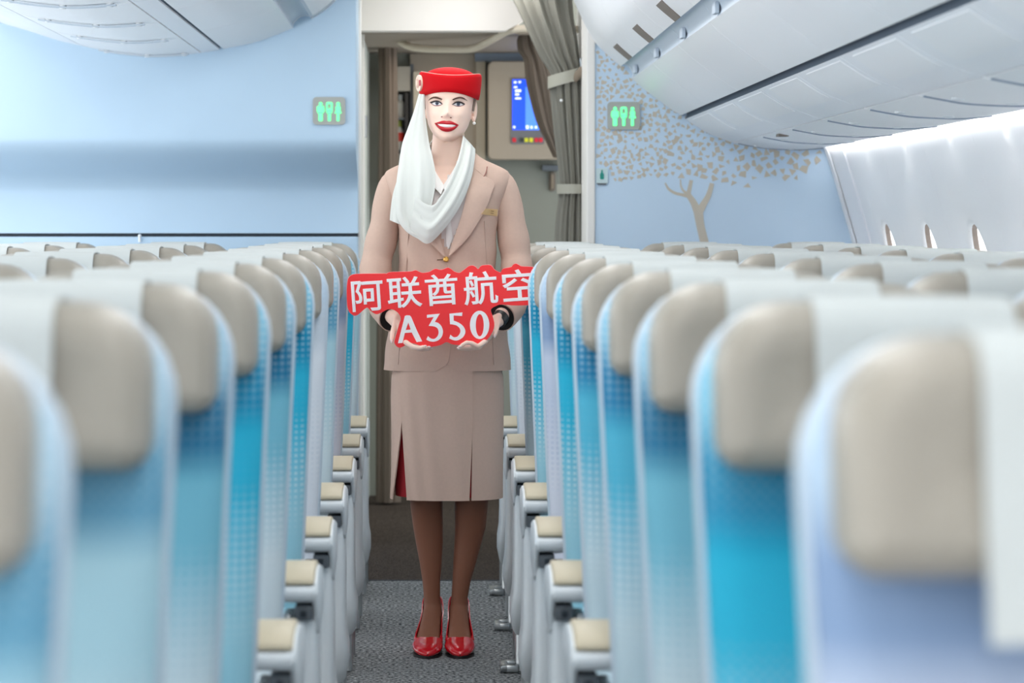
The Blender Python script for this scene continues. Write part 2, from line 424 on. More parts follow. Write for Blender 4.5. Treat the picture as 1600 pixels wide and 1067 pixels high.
# --- right (window side) bins. profile runs from the aisle ceiling down to the window
doorR = cr([(0.47, 2.39), (0.515, 2.29), (0.565, 2.178), (0.631, 2.045), (0.690, 1.982), (0.743, 1.936)], 24)
chanR = cr([(0.743, 1.936), (0.757, 1.944), (0.776, 1.934), (0.790, 1.908), (0.786, 1.889)], 14)
houseR = cr([(0.786, 1.889), (0.83, 1.850), (0.888, 1.806), (0.94, 1.768), (0.982, 1.742)], 16)
fillR = cr([(1.000, 1.727), (1.045, 1.697), (1.089, 1.671), (1.14, 1.650), (1.186, 1.634)], 14)
psuR = cr([(1.191, 1.632), (1.26, 1.619), (1.321, 1.610), (1.433, 1.605), (1.50, 1.608), (1.548, 1.613)], 20)
M_fill = mat('white filler strip', (240, 243, 248), 0.4)
nb = 8
for k in range(nb):
    y1 = BY - 0.04 - 1.0 * k; y0 = y1 - 1.0 + GAP * 2; yc = (y0 + y1) / 2
    t = thing('overhead_bin', 'white overhead bin above the window seats, %s from the printed tree wall' % ORD[k], 'overhead bin', (0.75, yc, 1.74), 'overhead bins on the window side')
    def put(mb, name, m_, par=t, **kw):
        mb.v = [(x - 0.75, y - yc, z - 1.74) for x, y, z in mb.v]
        return mb.obj(name, m_, par, True, **kw)
    d = put(shell(doorR, y0, y1, 0.02), 'door', M_white)
    put(shell(chanR, y0, y1, 0.012), 'grip_channel', M_trough)
    put(shell(houseR, y0, y1, 0.02), 'housing', M_white)
    # latch recess: tapered taupe tongue on the lower part of the door
    lp = [p for p in doorR if p[1] < 1.992]; lp = cr(lp, 10); o1 = offs(lp, -0.0025); o2 = offs(lp, 0.004)
    mb = MB(); mb.rings([[(p[0], yc - 0.10 + 0.012 * i / 9, p[1]), (p[0], yc + 0.10 - 0.012 * i / 9, p[1]), (q[0], yc + 0.10 - 0.012 * i / 9, q[1]), (q[0], yc - 0.10 + 0.012 * i / 9, q[1])] for i, (p, q) in enumerate(zip(o1, o2))])
    put(mb, 'latch', M_slot, d)
    mb = MB().box(0.772, 0.7845, yc + 0.20, yc + 0.28, 1.893, 1.925); put(mb, 'row_placard', M_trough, bevel=0.002)
# end cap ring closing the bins against the wall
m = shell(doorR + chanR + houseR, BY - 0.036, BY - 0.001, 0.02)
struct(m.obj('trim_2', M_white, None, True), 'white end trim of the window side bins')
struct(shell(cr([(0.985, 1.745), (0.998, 1.757), (1.006, 1.745), (1.000, 1.728)], 8), 1.0, BY - 0.002, 0.004).obj('trim_3', M_gap, None, True), 'dark shadow slot under the window side bins')
for k in range(11):
    y1 = BY - 0.04 - PITCH * k; y0 = y1 - PITCH + 2 * GAP; yc = (y0 + y1) / 2
    if y0 < 2.75: break
    t = thing('service_panel', 'white passenger service panel over the window seats, %s from the tree wall' % ORD[k], 'service panel', (1.3, yc, 1.62), 'service panels over the window seats')
    def put(mb, name, m_, par=t, **kw):
        mb.v = [(x - 1.3, y - yc, z - 1.62) for x, y, z in mb.v]
        return mb.obj(name, m_, par, True, **kw)
    put(shell(fillR, y0, y1, 0.015), 'filler_strip', M_fill)
    put(shell(offs(fillR[1:9], -0.0016), y0 + 0.05, y1 - 0.14, 0.006), 'raised_panel', M_white)
    pn = put(shell(psuR, y0 + 0.005, y1 - 0.005, 0.015), 'panel', M_white)
    rim = [offs(psuR[1:19], -0.004), offs(psuR[1:19], 0.004)]
    mb = MB(); mb.rings([[(p[0], y1 - 0.022, p[1]), (p[0], y1 - 0.012, p[1]), (q[0], y1 - 0.012, q[1]), (q[0], y1 - 0.022, q[1])] for p, q in zip(*rim)])
    put(mb, 'rib', mat('panel rib', (150, 162, 178), 0.5))
    for xx in (1.27, 1.40):
        zz = interp([(a, b) for a, b in psuR], xx)
        mb = MB().tube([(xx, y1 - 0.12, zz + 0.006), (xx, y1 - 0.12, zz - 0.003), (xx, y1 - 0.12, zz - 0.005)], [0.018, 0.016, 0.010], 16)
        put(mb, 'reading_light', M_grey, pn)
    if k == 1:
      mb = MB().box(1.21, 1.245, yc - 0.02, yc + 0.06, 1.619, 1.629); put(mb, 'call_sign', M_slot)
m = shell(fillR, BY - 0.036, BY - 0.001, 0.015); struct(m.obj('trim_4', M_white, None, True), 'white end trim of the filler strip')
m = shell(psuR, BY - 0.036, BY - 0.001, 0.015); struct(m.obj('trim_5', M_white, None, True), 'white end trim of the service panels')
struct(MB().box(1.186, 1.195, 1.0, BY - 0.001, 1.636, 1.645).obj('trim_6', M_darkgrey), 'thin dark line between filler strip and service panels')

# --- centre bins, left of the aisle: right door edge, panel, slot, service panels, far half
cenA = cr([(-0.335, 2.39), (-0.355, 2.28), (-0.389, 2.200), (-0.440, 2.152), (-0.487, 2.124)], 18)
cenC = cr([(-0.487, 2.124), (-0.497, 2.136), (-0.530, 2.132), (-0.556, 2.108), (-0.560, 2.088)], 14)
cenH = cr([(-0.560, 2.088), (-0.640, 2.056), (-0.708, 2.032), (-0.78, 2.017), (-0.838, 2.006)], 16)
cenS = cr([(-0.852, 2.003), (-0.89, 1.996), (-0.922, 1.991)], 8)
cenP = cr([(-0.928, 1.990), (-1.0, 1.982), (-1.115, 1.977), (-1.267, 1.992), (-1.392, 2.016)], 20)
cenL = cr([(-1.399, 2.018), (-1.46, 2.031), (-1.522, 2.048)], 8)
cenM = cr([(-1.527, 2.050), (-1.624, 2.081), (-1.726, 2.112), (-1.80, 2.16), (-1.85, 2.25), (-1.87, 2.39)], 24)
for k in range(6):
    y1 = BY - 0.04 - 1.0 * k; y0 = y1 - 1.0 + GAP * 2; yc = (y0 + y1) / 2
    t = thing('overhead_bin', 'white centre overhead bin above the left seats, %s from the plain blue wall' % ORD[k], 'overhead bin', (-0.7, yc, 2.0), 'overhead bins over the centre seats')
    def put(mb, name, m_, par=t, **kw):
        mb.v = [(x + 0.7, y - yc, z - 2.0) for x, y, z in mb.v]
        return mb.obj(name, m_, par, True, **kw)
    d = put(shell(cenA, y0, y1, -0.02), 'door', M_white)
    put(shell(cenC, y0, y1, -0.012), 'grip_channel', M_trough)
    put(shell(cenH, y0, y1, -0.02), 'housing', M_white)
    put(shell(cenM, y0, y1, -0.02), 'far_door', M_white)
    lp = cr([p for p in cenA if p[1] < 2.20], 8); o1 = offs(lp, 0.004); o2 = offs(lp, -0.004)
    mb = MB(); mb.rings([[(p[0], y1 - 0.10, p[1]), (p[0], y1 - 0.04, p[1]), (q[0], y1 - 0.04, q[1]), (q[0], y1 - 0.10, q[1])] for p, q in zip(o1, o2)])
    put(mb, 'latch', mat('grey latch', (168, 178, 188), 0.4), d)
for nm, pr, lab in (('trim_7', cenA + cenC + cenH, 'white end trim of the centre bins, aisle half'), ('trim_8', cenM, 'white end trim of the centre bins, far half'),
                    ('trim_9', cenS + cenP + cenL, 'white end trim of the centre service panels')):
    struct(shell(pr, BY - 0.036, BY + 0.002, -0.02).obj(nm, M_white, None, True), lab)
struct(shell([(-0.836, 2.012), (-0.845, 2.022), (-0.854, 2.010)], 4.0, BY - 0.002, -0.004).obj('trim_10', M_gap), 'dark shadow slot under the centre bins')
for k in range(7):
    y1 = BY - 0.04 - PITCH * k; y0 = y1 - PITCH + 2 * GAP; yc = (y0 + y1) / 2
    t = thing('service_panel', 'white passenger service panel over the centre seats, %s from the plain blue wall' % ORD[k], 'service panel', (-1.15, yc, 1.99), 'service panels over the centre seats')
    def put(mb, name, m_, par=t, **kw):
        mb.v = [(x + 1.15, y - yc, z - 1.99) for x, y, z in mb.v]
        return mb.obj(name, m_, par, True, **kw)
    put(shell(cenS, y0, y1, -0.012), 'filler_strip', M_fill)
    put(shell(cenP, y0 + 0.004, y1 - 0.004, -0.012), 'panel', M_white)
    put(shell(cenL, y0, y1, -0.012), 'far_strip', M_fill)
    a, b = offs(cenP[3:17], 0.009), offs(cenP[3:17], 0.004)
    mb = MB(); mb.rings([[(p[0], y1 - 0.07, p[1]), (p[0], y1 - 0.045, p[1]), (q[0], y1 - 0.045, q[1]), (q[0], y1 - 0.07, q[1])] for p, q in zip(a, b)])
    rb = put(mb, 'rib', M_trough)
    for i in (4, 10, 15):
        px_, pz_ = cenP[i]
        put(MB().tube([(px_, y1 - 0.058, pz_ + 0.004), (px_, y1 - 0.058, pz_ - 0.011)], [0.013, 0.010], 12), 'rib_mount', M_grey, rb)
struct(MB().box(-1.399, -1.391, 4.8, BY - 0.003, 2.020, 2.028).obj('trim_11', M_darkgrey), 'thin dark line beside the centre service panels')

# the bins run on over the seats towards the front of the cabin
struct(shell(doorR + chanR + houseR + fillR + psuR, -6.0, BY - 0.04 - 8.0, 0.02).obj('ceiling', M_white, None, True), 'white window side bins continuing forward past the camera')
struct(shell(fillR + psuR, BY - 0.04 - 8.0, 3.44, 0.015).obj('ceiling', M_white, None, True), 'plain white panel before the first window side service panel')
struct(shell(cenS + cenP + cenL, BY - 0.04 - 6.0, 5.066, -0.015).obj('ceiling', M_white, None, True), 'plain white panel before the first centre service panel')
struct(shell(cenA + cenC + cenH + cenS + cenP + cenL + cenM, -6.0, BY - 0.04 - 6.0, -0.02).obj('ceiling', M_white, None, True), 'white centre bins continuing forward past the camera')
# ------------------------------------------------------------------ lavatory signs, bottle sign
M_plate = mat('grey sign plate', (168, 170, 166), 0.4)
M_green = mat('lit green pictogram', (90, 255, 140), 0.5, emit=1.1)
def circ(cx, cy, r, n=16): return [(cx + r * math.cos(2 * math.pi * k / n), cy + r * math.sin(2 * math.pi * k / n)) for k in range(n)]
def rrect(x0, y0, x1, y1, r, n=5):
    out = []
    for cx, cy, a0 in ((x1 - r, y1 - r, 0), (x0 + r, y1 - r, 90), (x0 + r, y0 + r, 180), (x1 - r, y0 + r, 270)):
        for k in range(n + 1):
            a = math.radians(a0 + 90 * k / n); out.append((cx + r * math.cos(a), cy + r * math.sin(a)))
    return out
def plate(poly, Y0, Y1):
    """polygon given in photograph pixels at depth Y0, extruded to Y1"""
    q = [W(x, y, Y0) for x, y in poly]
    return MB().rings([[(p[0], Y0, p[2]) for p in q], [(p[0], Y1, p[2]) for p in q]])
def lav_sign(ox, oy, label, s=0.0656):
    def T(poly): return [(ox + x * s, oy + y * s) for x, y in poly]
    b = W(ox + 675 * s, oy + 515 * s, BY)
    t = thing('lavatory_sign', label, 'sign', (b[0], BY, b[2]))
    def put(mb, name, m_):
        mb.v = [(x - b[0], y - BY, z - b[2]) for x, y, z in mb.v]; return mb.obj(name, m_, t, bevel=0)
    put(plate(T(rrect(288, 180, 1062, 838, 90)), BY - 0.0002, BY - 0.012), 'sign_plate', M_plate)
    Y0, Y1 = BY - 0.0122, BY - 0.0145
    man = plate(T(circ(473, 340, 42)), Y0, Y1)
    for p in (rrect(383, 385, 560, 560, 50), rrect(424, 540, 520, 748, 22)):
        q = plate(T(p), Y0, Y1); man.add(q.v, q.f)
    put(man, 'man_pictogram', M_green)
    mid = MB(); o = T(rrect(604, 300, 756, 520, 40)); i = T(rrect(640, 345, 716, 447, 8))
    vs = lambda pl, Y: [(p[0], Y, p[2]) for p in (W(x, y, Y0) for x, y in pl)]
    mid.rings([vs(o, Y0), vs(o, Y1), vs(i, Y1), vs(i, Y0), vs(o, Y0)], cap0=False, cap1=False)
    for p in ([(604, 500), (756, 500), (745, 545), (712, 575), (648, 575), (615, 545)], rrect(648, 560, 712, 748, 18)):
        q = plate(T(p), Y0, Y1); mid.add(q.v, q.f)
    put(mid, 'mirror_pictogram', M_green)
    wo = plate(T(circ(888, 342, 42)), Y0, Y1)
    for p in ([(850, 385), (926, 385), (950, 440), (940, 490), (972, 565), (804, 565), (836, 490), (824, 440)], rrect(855, 555, 918, 748, 18)):
        q = plate(T(p), Y0, Y1); wo.add(q.v, q.f)
    put(wo, 'woman_pictogram', M_green)
lav_sign(470, 140, 'lit green lavatory sign on the plain blue wall, left of the aisle')
lav_sign(930, 147.5, 'lit green lavatory sign among the printed leaves, right of the aisle')
b = W(940, 275, BY)
t = thing('bottle_sign', 'small pale plate with a green bottle symbol beside the leaf print', 'sign', (b[0], BY, b[2]))
def put(mb, name, m_):
    mb.v = [(x - b[0], y - BY, z - b[2]) for x, y, z in mb.v]; return mb.obj(name, m_, t)
put(plate(rrect(931.5, 263, 949.5, 287.5, 2), BY - 0.0002, BY - 0.006), 'sign_plate', mat('pale aqua plate', (196, 216, 220), 0.4))
put(plate([(939.2, 265.5), (941.8, 265.5), (941.8, 269), (943.6, 272), (943.6, 279), (942.5, 280), (938.5, 280), (937.4, 279), (937.4, 272), (939.2, 269)], BY - 0.0062, BY - 0.008), 'bottle_symbol', mat('teal print', (20, 140, 128), 0.5))
put(plate([(932, 286), (949, 286), (946, 289), (935, 289)], BY - 0.0002, BY - 0.008), 'lower_lip', M_darkgrey)

# ------------------------------------------------------------------ galley entrance behind the end wall
M_gal = mat('olive grey galley wall', (128, 130, 120), 0.55, var=0.03, vscale=4)
M_beige = mat('beige galley laminate', (162, 150, 134), 0.5, var=0.03, vscale=5)
M_curt = mat('grey curtain cloth', (130, 129, 121), 0.85, bump=0.2, bscale=400, spec=0.15)
M_curt2 = mat('taupe curtain cloth', (108, 97, 87), 0.85, bump=0.2, bscale=400, spec=0.15)
GY = 13.1
gw = struct(MB().box(-0.35, 1.80, GY, GY + 0.06, -0.002, 2.45).obj('wall_back', M_gal), 'olive-grey galley wall at the end of the passage')
def gbox(px0, py0, px1, py1, Y, Yb, name, m_, par=None, bevel=0.0):
    a = W(px0, py1, Y); c = W(px1, py0, Y)
    return MB().box(a[0], c[0], Y, Yb, a[2], c[2]).obj(name, m_, par, bevel=bevel)
gbox(742, 60, 925, 96, GY - 0.03, GY - 0.001, 'header_strip', mat('blue grey strip', (134, 146, 162), 0.5), gw)
gbox(641, 84, 752, 300, GY - 0.02, GY - 0.001, 'column_panel', M_beige, gw)
gbox(744, 96, 758, 260, GY - 0.05, GY - 0.001, 'column_edge', mat('light beige edge', (178, 168, 150), 0.5), gw)
struct(MB().box(-0.32, 1.8, 11.72, GY, 2.13, 2.16).obj('ceiling', mat('taupe galley ceiling', (150, 140, 128), 0.6)), 'taupe ceiling of the galley passage')
hd = [(560, -40), (560, 48), (790, 48), (806, 40), (842, 14), (900, -40)]
struct(plate(hd, 11.6, 11.72).obj('trim_12', mat('bright white header', (238, 234, 230), 0.5)), 'white header over the galley entrance')
struct(MB().box(-0.31, 0.8, 10.95, 11.6, 2.36, 2.39).obj('trim_13', M_white2), 'white soffit before the galley header')
# attendant panel with screen
pc = W(815, 175, GY)
t = thing('attendant_panel', 'beige cabin control panel with a blue touch screen on the galley wall', 'control panel', (pc[0], GY, pc[2]))
def put(mb, name, m_, par=t, **kw):
    mb.v = [(x - pc[0], y - GY, z - pc[2]) for x, y, z in mb.v]; return mb.obj(name, m_, par, **kw)
put(plate(rrect(762, 97, 905, 250, 9), GY - 0.05, GY - 0.13), 'panel_body', M_beige, bevel=0.006)
put(plate(rrect(764, 99, 903, 248, 9), GY - 0.001, GY - 0.05), 'panel_back', M_darkgrey)
YS = GY - 0.131
M_scr = mat('blue lit screen', (16, 66, 224), 0.3, emit=0.9); M_scr2 = mat('lighter blue lit screen', (70, 120, 240), 0.3, emit=0.9); M_ink = mat('white screen marks', (225, 232, 250), 0.4, emit=0.9)
bz = put(plate(rrect(798, 122, 850, 225, 2), YS, YS - 0.004), 'bezel', mat('grey bezel', (112, 112, 116), 0.4))
sc_ = put(plate([(800.5, 124), (848, 124), (848, 203), (800.5, 203)], YS - 0.0045, YS - 0.006), 'screen', M_scr, t)
m = MB()
q = plate([(821, 136), (848, 136), (848, 203), (821, 203)], YS - 0.0062, YS - 0.0066); put(q, 'screen_side_field', M_scr2, sc_)
for r in ((803, 127, 807, 130), (810, 127, 814, 129.5), (803, 135, 808, 137.5), (805, 140, 814, 143.5), (805, 146, 811, 149), (805, 152.5, 814, 155), (802, 197, 805, 200), (822, 196, 826, 201), (829, 197, 832, 200.5), (836, 197, 839, 200.5)):
    q = plate([(r[0], r[1]), (r[2], r[1]), (r[2], r[3]), (r[0], r[3])], YS - 0.0068, YS - 0.0074); m.add(q.v, q.f)
put(m, 'screen_marks', M_ink, sc_)
for i, (x, c) in enumerate(((803.5, (190, 20, 36)), (815, (40, 44, 40)), (822.5, (190, 190, 30)), (830, (200, 196, 40)), (838, (190, 26, 46)), (845, (200, 30, 50)))):
    put(plate(rrect(x - 2.9, 215.5, x + 2.9, 222, 1), YS - 0.0045, YS - 0.009), 'push_button', mat('button %d' % i, c, 0.4, emit=0.25))
c = W(863, 283, GY)
t = thing('wall_handle', 'brown oval handle on the galley wall below the control panel', 'handle', (c[0], GY, c[2]))
q = plate(rrect(857.5, 268, 868, 299, 5), GY - 0.0005, GY - 0.015); q.v = [(x - c[0], y - GY, z - c[2]) for x, y, z in q.v]; q.obj('handle_plate', mat('brown plastic', (104, 94, 82), 0.5), t, bevel=0.004)
q = plate(rrect(861, 272, 865, 295, 2), GY - 0.015, GY - 0.03); q.v = [(x - c[0], y - GY, z - c[2]) for x, y, z in q.v]; q.obj('grip', mat('tan plastic', (136, 122, 104), 0.5), t, bevel=0.003)
q = plate(rrect(846, 258, 872, 267, 2), GY - 0.0005, GY - 0.05); q.v = [(x - c[0], y - GY, z - c[2]) for x, y, z in q.v]; q.obj('ledge', M_darkgrey, t, bevel=0.004)
# shelf with items at the left
YH = GY - 0.04
c = W(631, 200, GY)
t = thing('galley_shelf', 'narrow galley shelf rack with dark frame and cream post', 'shelf', (c[0], GY, c[2]))
def put(mb, name, m_, par=t, **kw):
    mb.v = [(x - c[0], y - GY, z - c[2]) for x, y, z in mb.v]; return mb.obj(name, m_, par, **kw)
def gb(px0, py0, px1, py1, Y, Yb):
    a = W(px0, py1, Y); d = W(px1, py0, Y); return MB().box(a[0], d[0], Y, Yb, a[2], d[2])
put(gb(612, 104, 641, 142, GY - 0.16, GY - 0.001), 'top_panel', mat('grey beige laminate', (172, 166, 154), 0.5))
put(gb(612, 142, 641, 300, GY - 0.012, GY - 0.001), 'rack_back', mat('dark rack', (52, 50, 48), 0.6))
put(gb(633, 145, 638, 300, GY - 0.16, GY - 0.012), 'rack_side', mat('dark rack', (52, 50, 48)))
put(gb(641, 100, 646, 330, GY - 0.14, GY - 0.001), 'dark_gap', M_darkgrey)
put(gb(646, 112, 656, 300, GY - 0.17, GY - 0.02), 'post', mat('cream post', (198, 188, 168), 0.5))
for yy in (184, 234, 270): put(gb(612, yy, 634, yy + 3, GY - 0.15, GY - 0.012), 'shelf_board', M_darkgrey)
def bottle(px, py, h, w, m_, cap, label, capname='cap'):
    c0 = W(px, py, GY - 0.09); k = (GY - 0.09) / F
    b_ = thing('bottle', label, 'bottle', c0, 'bottles on the galley rack')
    H, R = h * k, w * k / 2
    MB().tube([(0, 0, 0), (0, 0, 0.004), (0, 0, H * .62), (0, 0, H * .74), (0, 0, H * .78)], [R * .9, R, R, R * .45, R * .4], 16).obj('bottle_body', m_, b_, True)
    MB().tube([(0, 0, H * .78), (0, 0, H)], R * .46, 12).obj(capname, cap, b_, True)
M_bw = mat('white bottle plastic', (214, 212, 206), 0.35)
bottle(626, 184, 36, 14, M_bw, M_grey, 'white bottle on the top board of the galley rack')
bottle(625, 234, 46, 12, M_bw, mat('green cap', (176, 190, 84), 0.4), 'white bottle with green cap and red label on the galley rack')
k_ = (GY - 0.09) / F; c1 = W(625, 214, GY - 0.09)
o = MB().tube([(0, 0, -7 * k_), (0, 0, 7 * k_)], 6.3 * k_, 16).obj('bottle_label', mat('red label', (232, 58, 44), 0.5), None, True)
for q in bpy.data.objects:
    if q.name.startswith('bottle') and q.type == 'EMPTY' and 'red label' in q.get('label', ''):
        o.parent = q; o.location = Vector(c1) - q.location
bottle(626, 268, 28, 13, M_bw, M_bw, 'short white bottle on the lowest board of the galley rack')

# curtain rail and curtains
rail = cr([W(600, 52, 12.6), W(614, 57, 12.5), W(636, 71, 12.2), W(660, 76, 12.1), W(700, 77, 12.0), W(738, 76, 11.95), W(765, 64, 11.8), W(790, 50, 11.7), W(812, 45, 11.6), W(850, 45, 11.5), W(905, 46, 11.4)], 60)
o = MB().tube(rail, 0.0165, 12).obj('curtain_rail', mat('cream rail', (224, 212, 194), 0.45), None, True); tag(o, 'cream curved curtain rail across the galley entrance', 'curtain rail')
def gather(levels, Y, depth, folds, seed, nz=60, n=120, ph=0.0):
    """gathered curtain: closed rippled cross-sections; levels = (py, px left, px right)"""
    lv_ = cr(levels, nz); rs = []; rnd = random.Random(seed); a1 = [rnd.uniform(0, 6.28) for _ in range(4)]
    for i, (py, xl, xr) in enumerate(lv_):
        cx = (xl + xr) / 2; hw = (xr - xl) / 2
        c0 = W(cx, py, Y); k = Y / F; r = []
        for j in range(n):
            a = 2 * math.pi * j / n
            rip = 1 + 0.16 * math.sin(folds * a + a1[0] + 0.5 * math.sin(i * 0.12)) + 0.07 * math.sin((folds * 2 + 1) * a + a1[1] + i * 0.03)
            r.append((c0[0] + hw * k * 0.92 * math.cos(a) * rip, Y + depth * math.sin(a) * rip, c0[2]))
        rs.append(r)
    return MB().rings(rs)
ct = thing('curtain', 'grey galley curtain tied back with two straps beside the tree wall', 'curtain', W(893, 840, 11.25))
cl_ = ct.location.copy()
def put(mb, name, m_, par=ct, **kw):
    mb.v = [(x - cl_.x, y - cl_.y, z - cl_.z) for x, y, z in mb.v]; return mb.obj(name, m_, par, True, **kw)
put(gather([(-25, 790, 888), (0, 804, 890), (30, 818, 893), (60, 832, 899), (90, 847, 904), (112, 861, 909), (125, 864, 911), (140, 862, 912), (200, 867, 915), (280, 876, 916), (296, 877, 917), (312, 874, 918), (385, 868, 920), (600, 866, 921), (836, 866, 921)], 11.25, 0.075, 11, 3, nz=90), 'cloth', M_curt)
def strap(py0, py1, xl, xr, tilt=0):
    rs = []
    for py in (py0, py1):
        r = []
        for j in range(32):
            a = 2 * math.pi * j / 32; p = W((xl + xr) / 2 + (xr - xl) / 2 * math.cos(a), py - tilt * math.cos(a), 11.25); r.append((p[0], 11.25 + 0.092 * math.sin(a), p[2]))
        rs.append(r)
    return MB().rings(rs, cap0=False, cap1=False)
put(strap(112, 131, 857, 916, 8), 'tie_strap', mat('light curtain strap', (164, 163, 152), 0.8), solid=0.006)
put(strap(288, 303, 871, 921), 'tie_strap', mat('light curtain strap', (164, 163, 152), 0.8), solid=0.006)
put(MB().ball(W(877, 157, 11.16), 0.006, 10, 8), 'snap_button', M_white)
put(MB().tube([W(905, 116, 11.17), W(912, 106, 11.15), W(917, 98, 11.14), W(914, 88, 11.14), W(907, 92, 11.15), W(909, 104, 11.15)], 0.006, 8), 'hook', M_metal)
put(MB().tube([W(896, 124, 11.165), W(908, 112, 11.15), W(917, 99, 11.14)], 0.017, 10, sy=0.35), 'strap_tail', mat('taupe strap tail', (124, 112, 98), 0.8))
# back curtain, darker
ct = thing('curtain', 'taupe curtain bunched behind the grey one, half over the blue screen', 'curtain', W(850, 250, 11.85)); cl_ = ct.location.copy()
put(gather([(50, 816, 838), (62, 810, 846), (80, 812, 852), (95, 820, 856), (130, 823, 866), (170, 832, 872), (200, 842, 876), (225, 855, 880), (246, 865, 882)], 11.85, 0.05, 7, 5), 'cloth', M_curt2, ct)
# left curtain
ct = thing('curtain', 'flat taupe curtain hanging at the left of the galley entrance', 'curtain', W(605, 790, 12.7)); cl_ = ct.location.copy()
put(gather([(50, 598, 612), (60, 594, 618), (74, 592, 619), (140, 592, 620), (300, 590, 622), (600, 588, 624), (784, 588, 625)], 12.7, 0.045, 5, 9), 'cloth', M_curt2, ct)

# ------------------------------------------------------------------ seats
def rr(hw, z0, z1, rt, rb, ins, n=7, taper=0.0):
    """rounded rectangle outline in (x, z), shrunk by ins"""
    x = hw - ins; a, b = z0 + ins, z1 - ins; rt = max(rt - ins, 0.004); rb = max(rb - ins, 0.004); out = []
    for cx, cz, r, a0 in ((x - rt, b - rt, rt, 0), (-x + rt, b - rt, rt, 90), (-x + rb, a + rb, rb, 180), (x - rb, a + rb, rb, 270)):
        for k in range(n + 1):
            q = math.radians(a0 + 90 * k / n); px_, pz_ = cx + r * math.cos(q), cz + r * math.sin(q)
            u = min(1, max(0, (pz_ - 0.66) / 0.30)); u = u * u * (3 - 2 * u)
            out.append((px_ * (0.88 + 0.12 * u if taper else 1), pz_))
    return out
def rec(z): return (z - 1.16) * 0.17 if z < 1.16 else (z - 1.16) * 0.10
def pillow(hw, z0, z1, rt, rb, prof, taper=0.0, n=7, bulge=None):
    rs = []
    for ins, d in prof:
        rs.append([(x, d + rec(z) + (bulge(x, z, d) if bulge else 0), z) for x, z in rr(hw, z0, z1, rt, rb, ins, n, taper)])
    return MB().rings(rs)
def smesh(mb, m_, name, bevel=0, solid=0, sharp=45):
    o = mb.obj(name, m_, None, True, bevel, solid, 0, sharp); me = o.data; bpy.data.objects.remove(o); return me
me_back = smesh(pillow(0.208, 0.40, 1.233, 0.10, 0.05, [(0.11, -0.018), (0.075, -0.024), (0.04, -0.026), (0.02, -0.020), (0.007, -0.008), (0.0, 0.008), (0.0, 0.028), (0.006, 0.036), (0.03, 0.04)], 0.03), None, 'backrest')
me_shell = smesh(pillow(0.212, 0.36, 1.236, 0.104, 0.05, [(0.02, 0.030), (0.004, 0.034), (0.0, 0.042), (0.0, 0.066), (0.012, 0.080), (0.05, 0.088)], 0.03), M_shell, 'back_shell')
me_head = smesh(pillow(0.196, 1.070, 1.238, 0.078, 0.030, [(0.075, -0.074), (0.05, -0.076), (0.03, -0.078), (0.014, -0.072), (0.004, -0.058), (0.0, -0.040), (0.0, 0.012), (0.006, 0.024), (0.02, 0.03)],
                      bulge=lambda x, z, d: -0.012 * (abs(x) / 0.19) ** 2 if d < -0.03 else 0), M_leather, 'headrest', sharp=60)
# stitched seams of the headrest
cpath = [(-0.091, 1.030), (-0.091, 1.08), (-0.091, 1.14), (-0.090, 1.19), (-0.085, 1.219), (-0.066, 1.2365), (-0.03, 1.2405), (0.01, 1.2405), (0.045, 1.238), (0.075, 1.233), (0.088, 1.220), (0.096, 1.18), (0.098, 1.12)]
cpath = cr(cpath, 40); rows = []
for i, (d, z) in enumerate(cpath):
    rows.append([(x, d + rec(z) + 0.0015 * math.sin(x * 60 + i * 0.3), z + 0.002 * math.cos(x * 14)) for x in [-0.1 + 0.2 * k / 14 for k in range(15)]])
me_cover = smesh(MB().grid(rows), M_cloth, 'headrest_cover', solid=0.003)
m = MB(); m.rings([[(x * 0.186, y, z) for x, z in [(-.98, .40), (-1, .42), (-1, .45), (-.96, .475), (-.5, .485), (0, .483), (.5, .485), (.96, .475), (1, .45), (1, .42), (.98, .40)]] for y in (-0.62, -0.58, -0.3, -0.10)])
me_cush = smesh(m, None, 'seat_cushion', bevel=0.012)
me_mid = {}
for s in (-1, 1):
    pass
def arm_mesh(x0, x1, pr, bev=0.008): return MB().prism(pr, 'x', x0, x1)
body_p = [(-0.43, 0.555), (-0.45, 0.585), (-0.485, 0.602), (-0.55, 0.610), (-0.69, 0.605), (-0.714, 0.600), (-0.722, 0.588), (-0.716, 0.572), (-0.69, 0.566), (-0.62, 0.562), (-0.50, 0.540), (-0.44, 0.535)]
pad_t = [(-0.490, 0.606), (-0.500, 0.622), (-0.545, 0.632), (-0.62, 0.634), (-0.685, 0.626), (-0.712, 0.612)]
pad_b = [(-0.713, 0.603), (-0.69, 0.605), (-0.56, 0.609)]
SIDE_MESH = {}
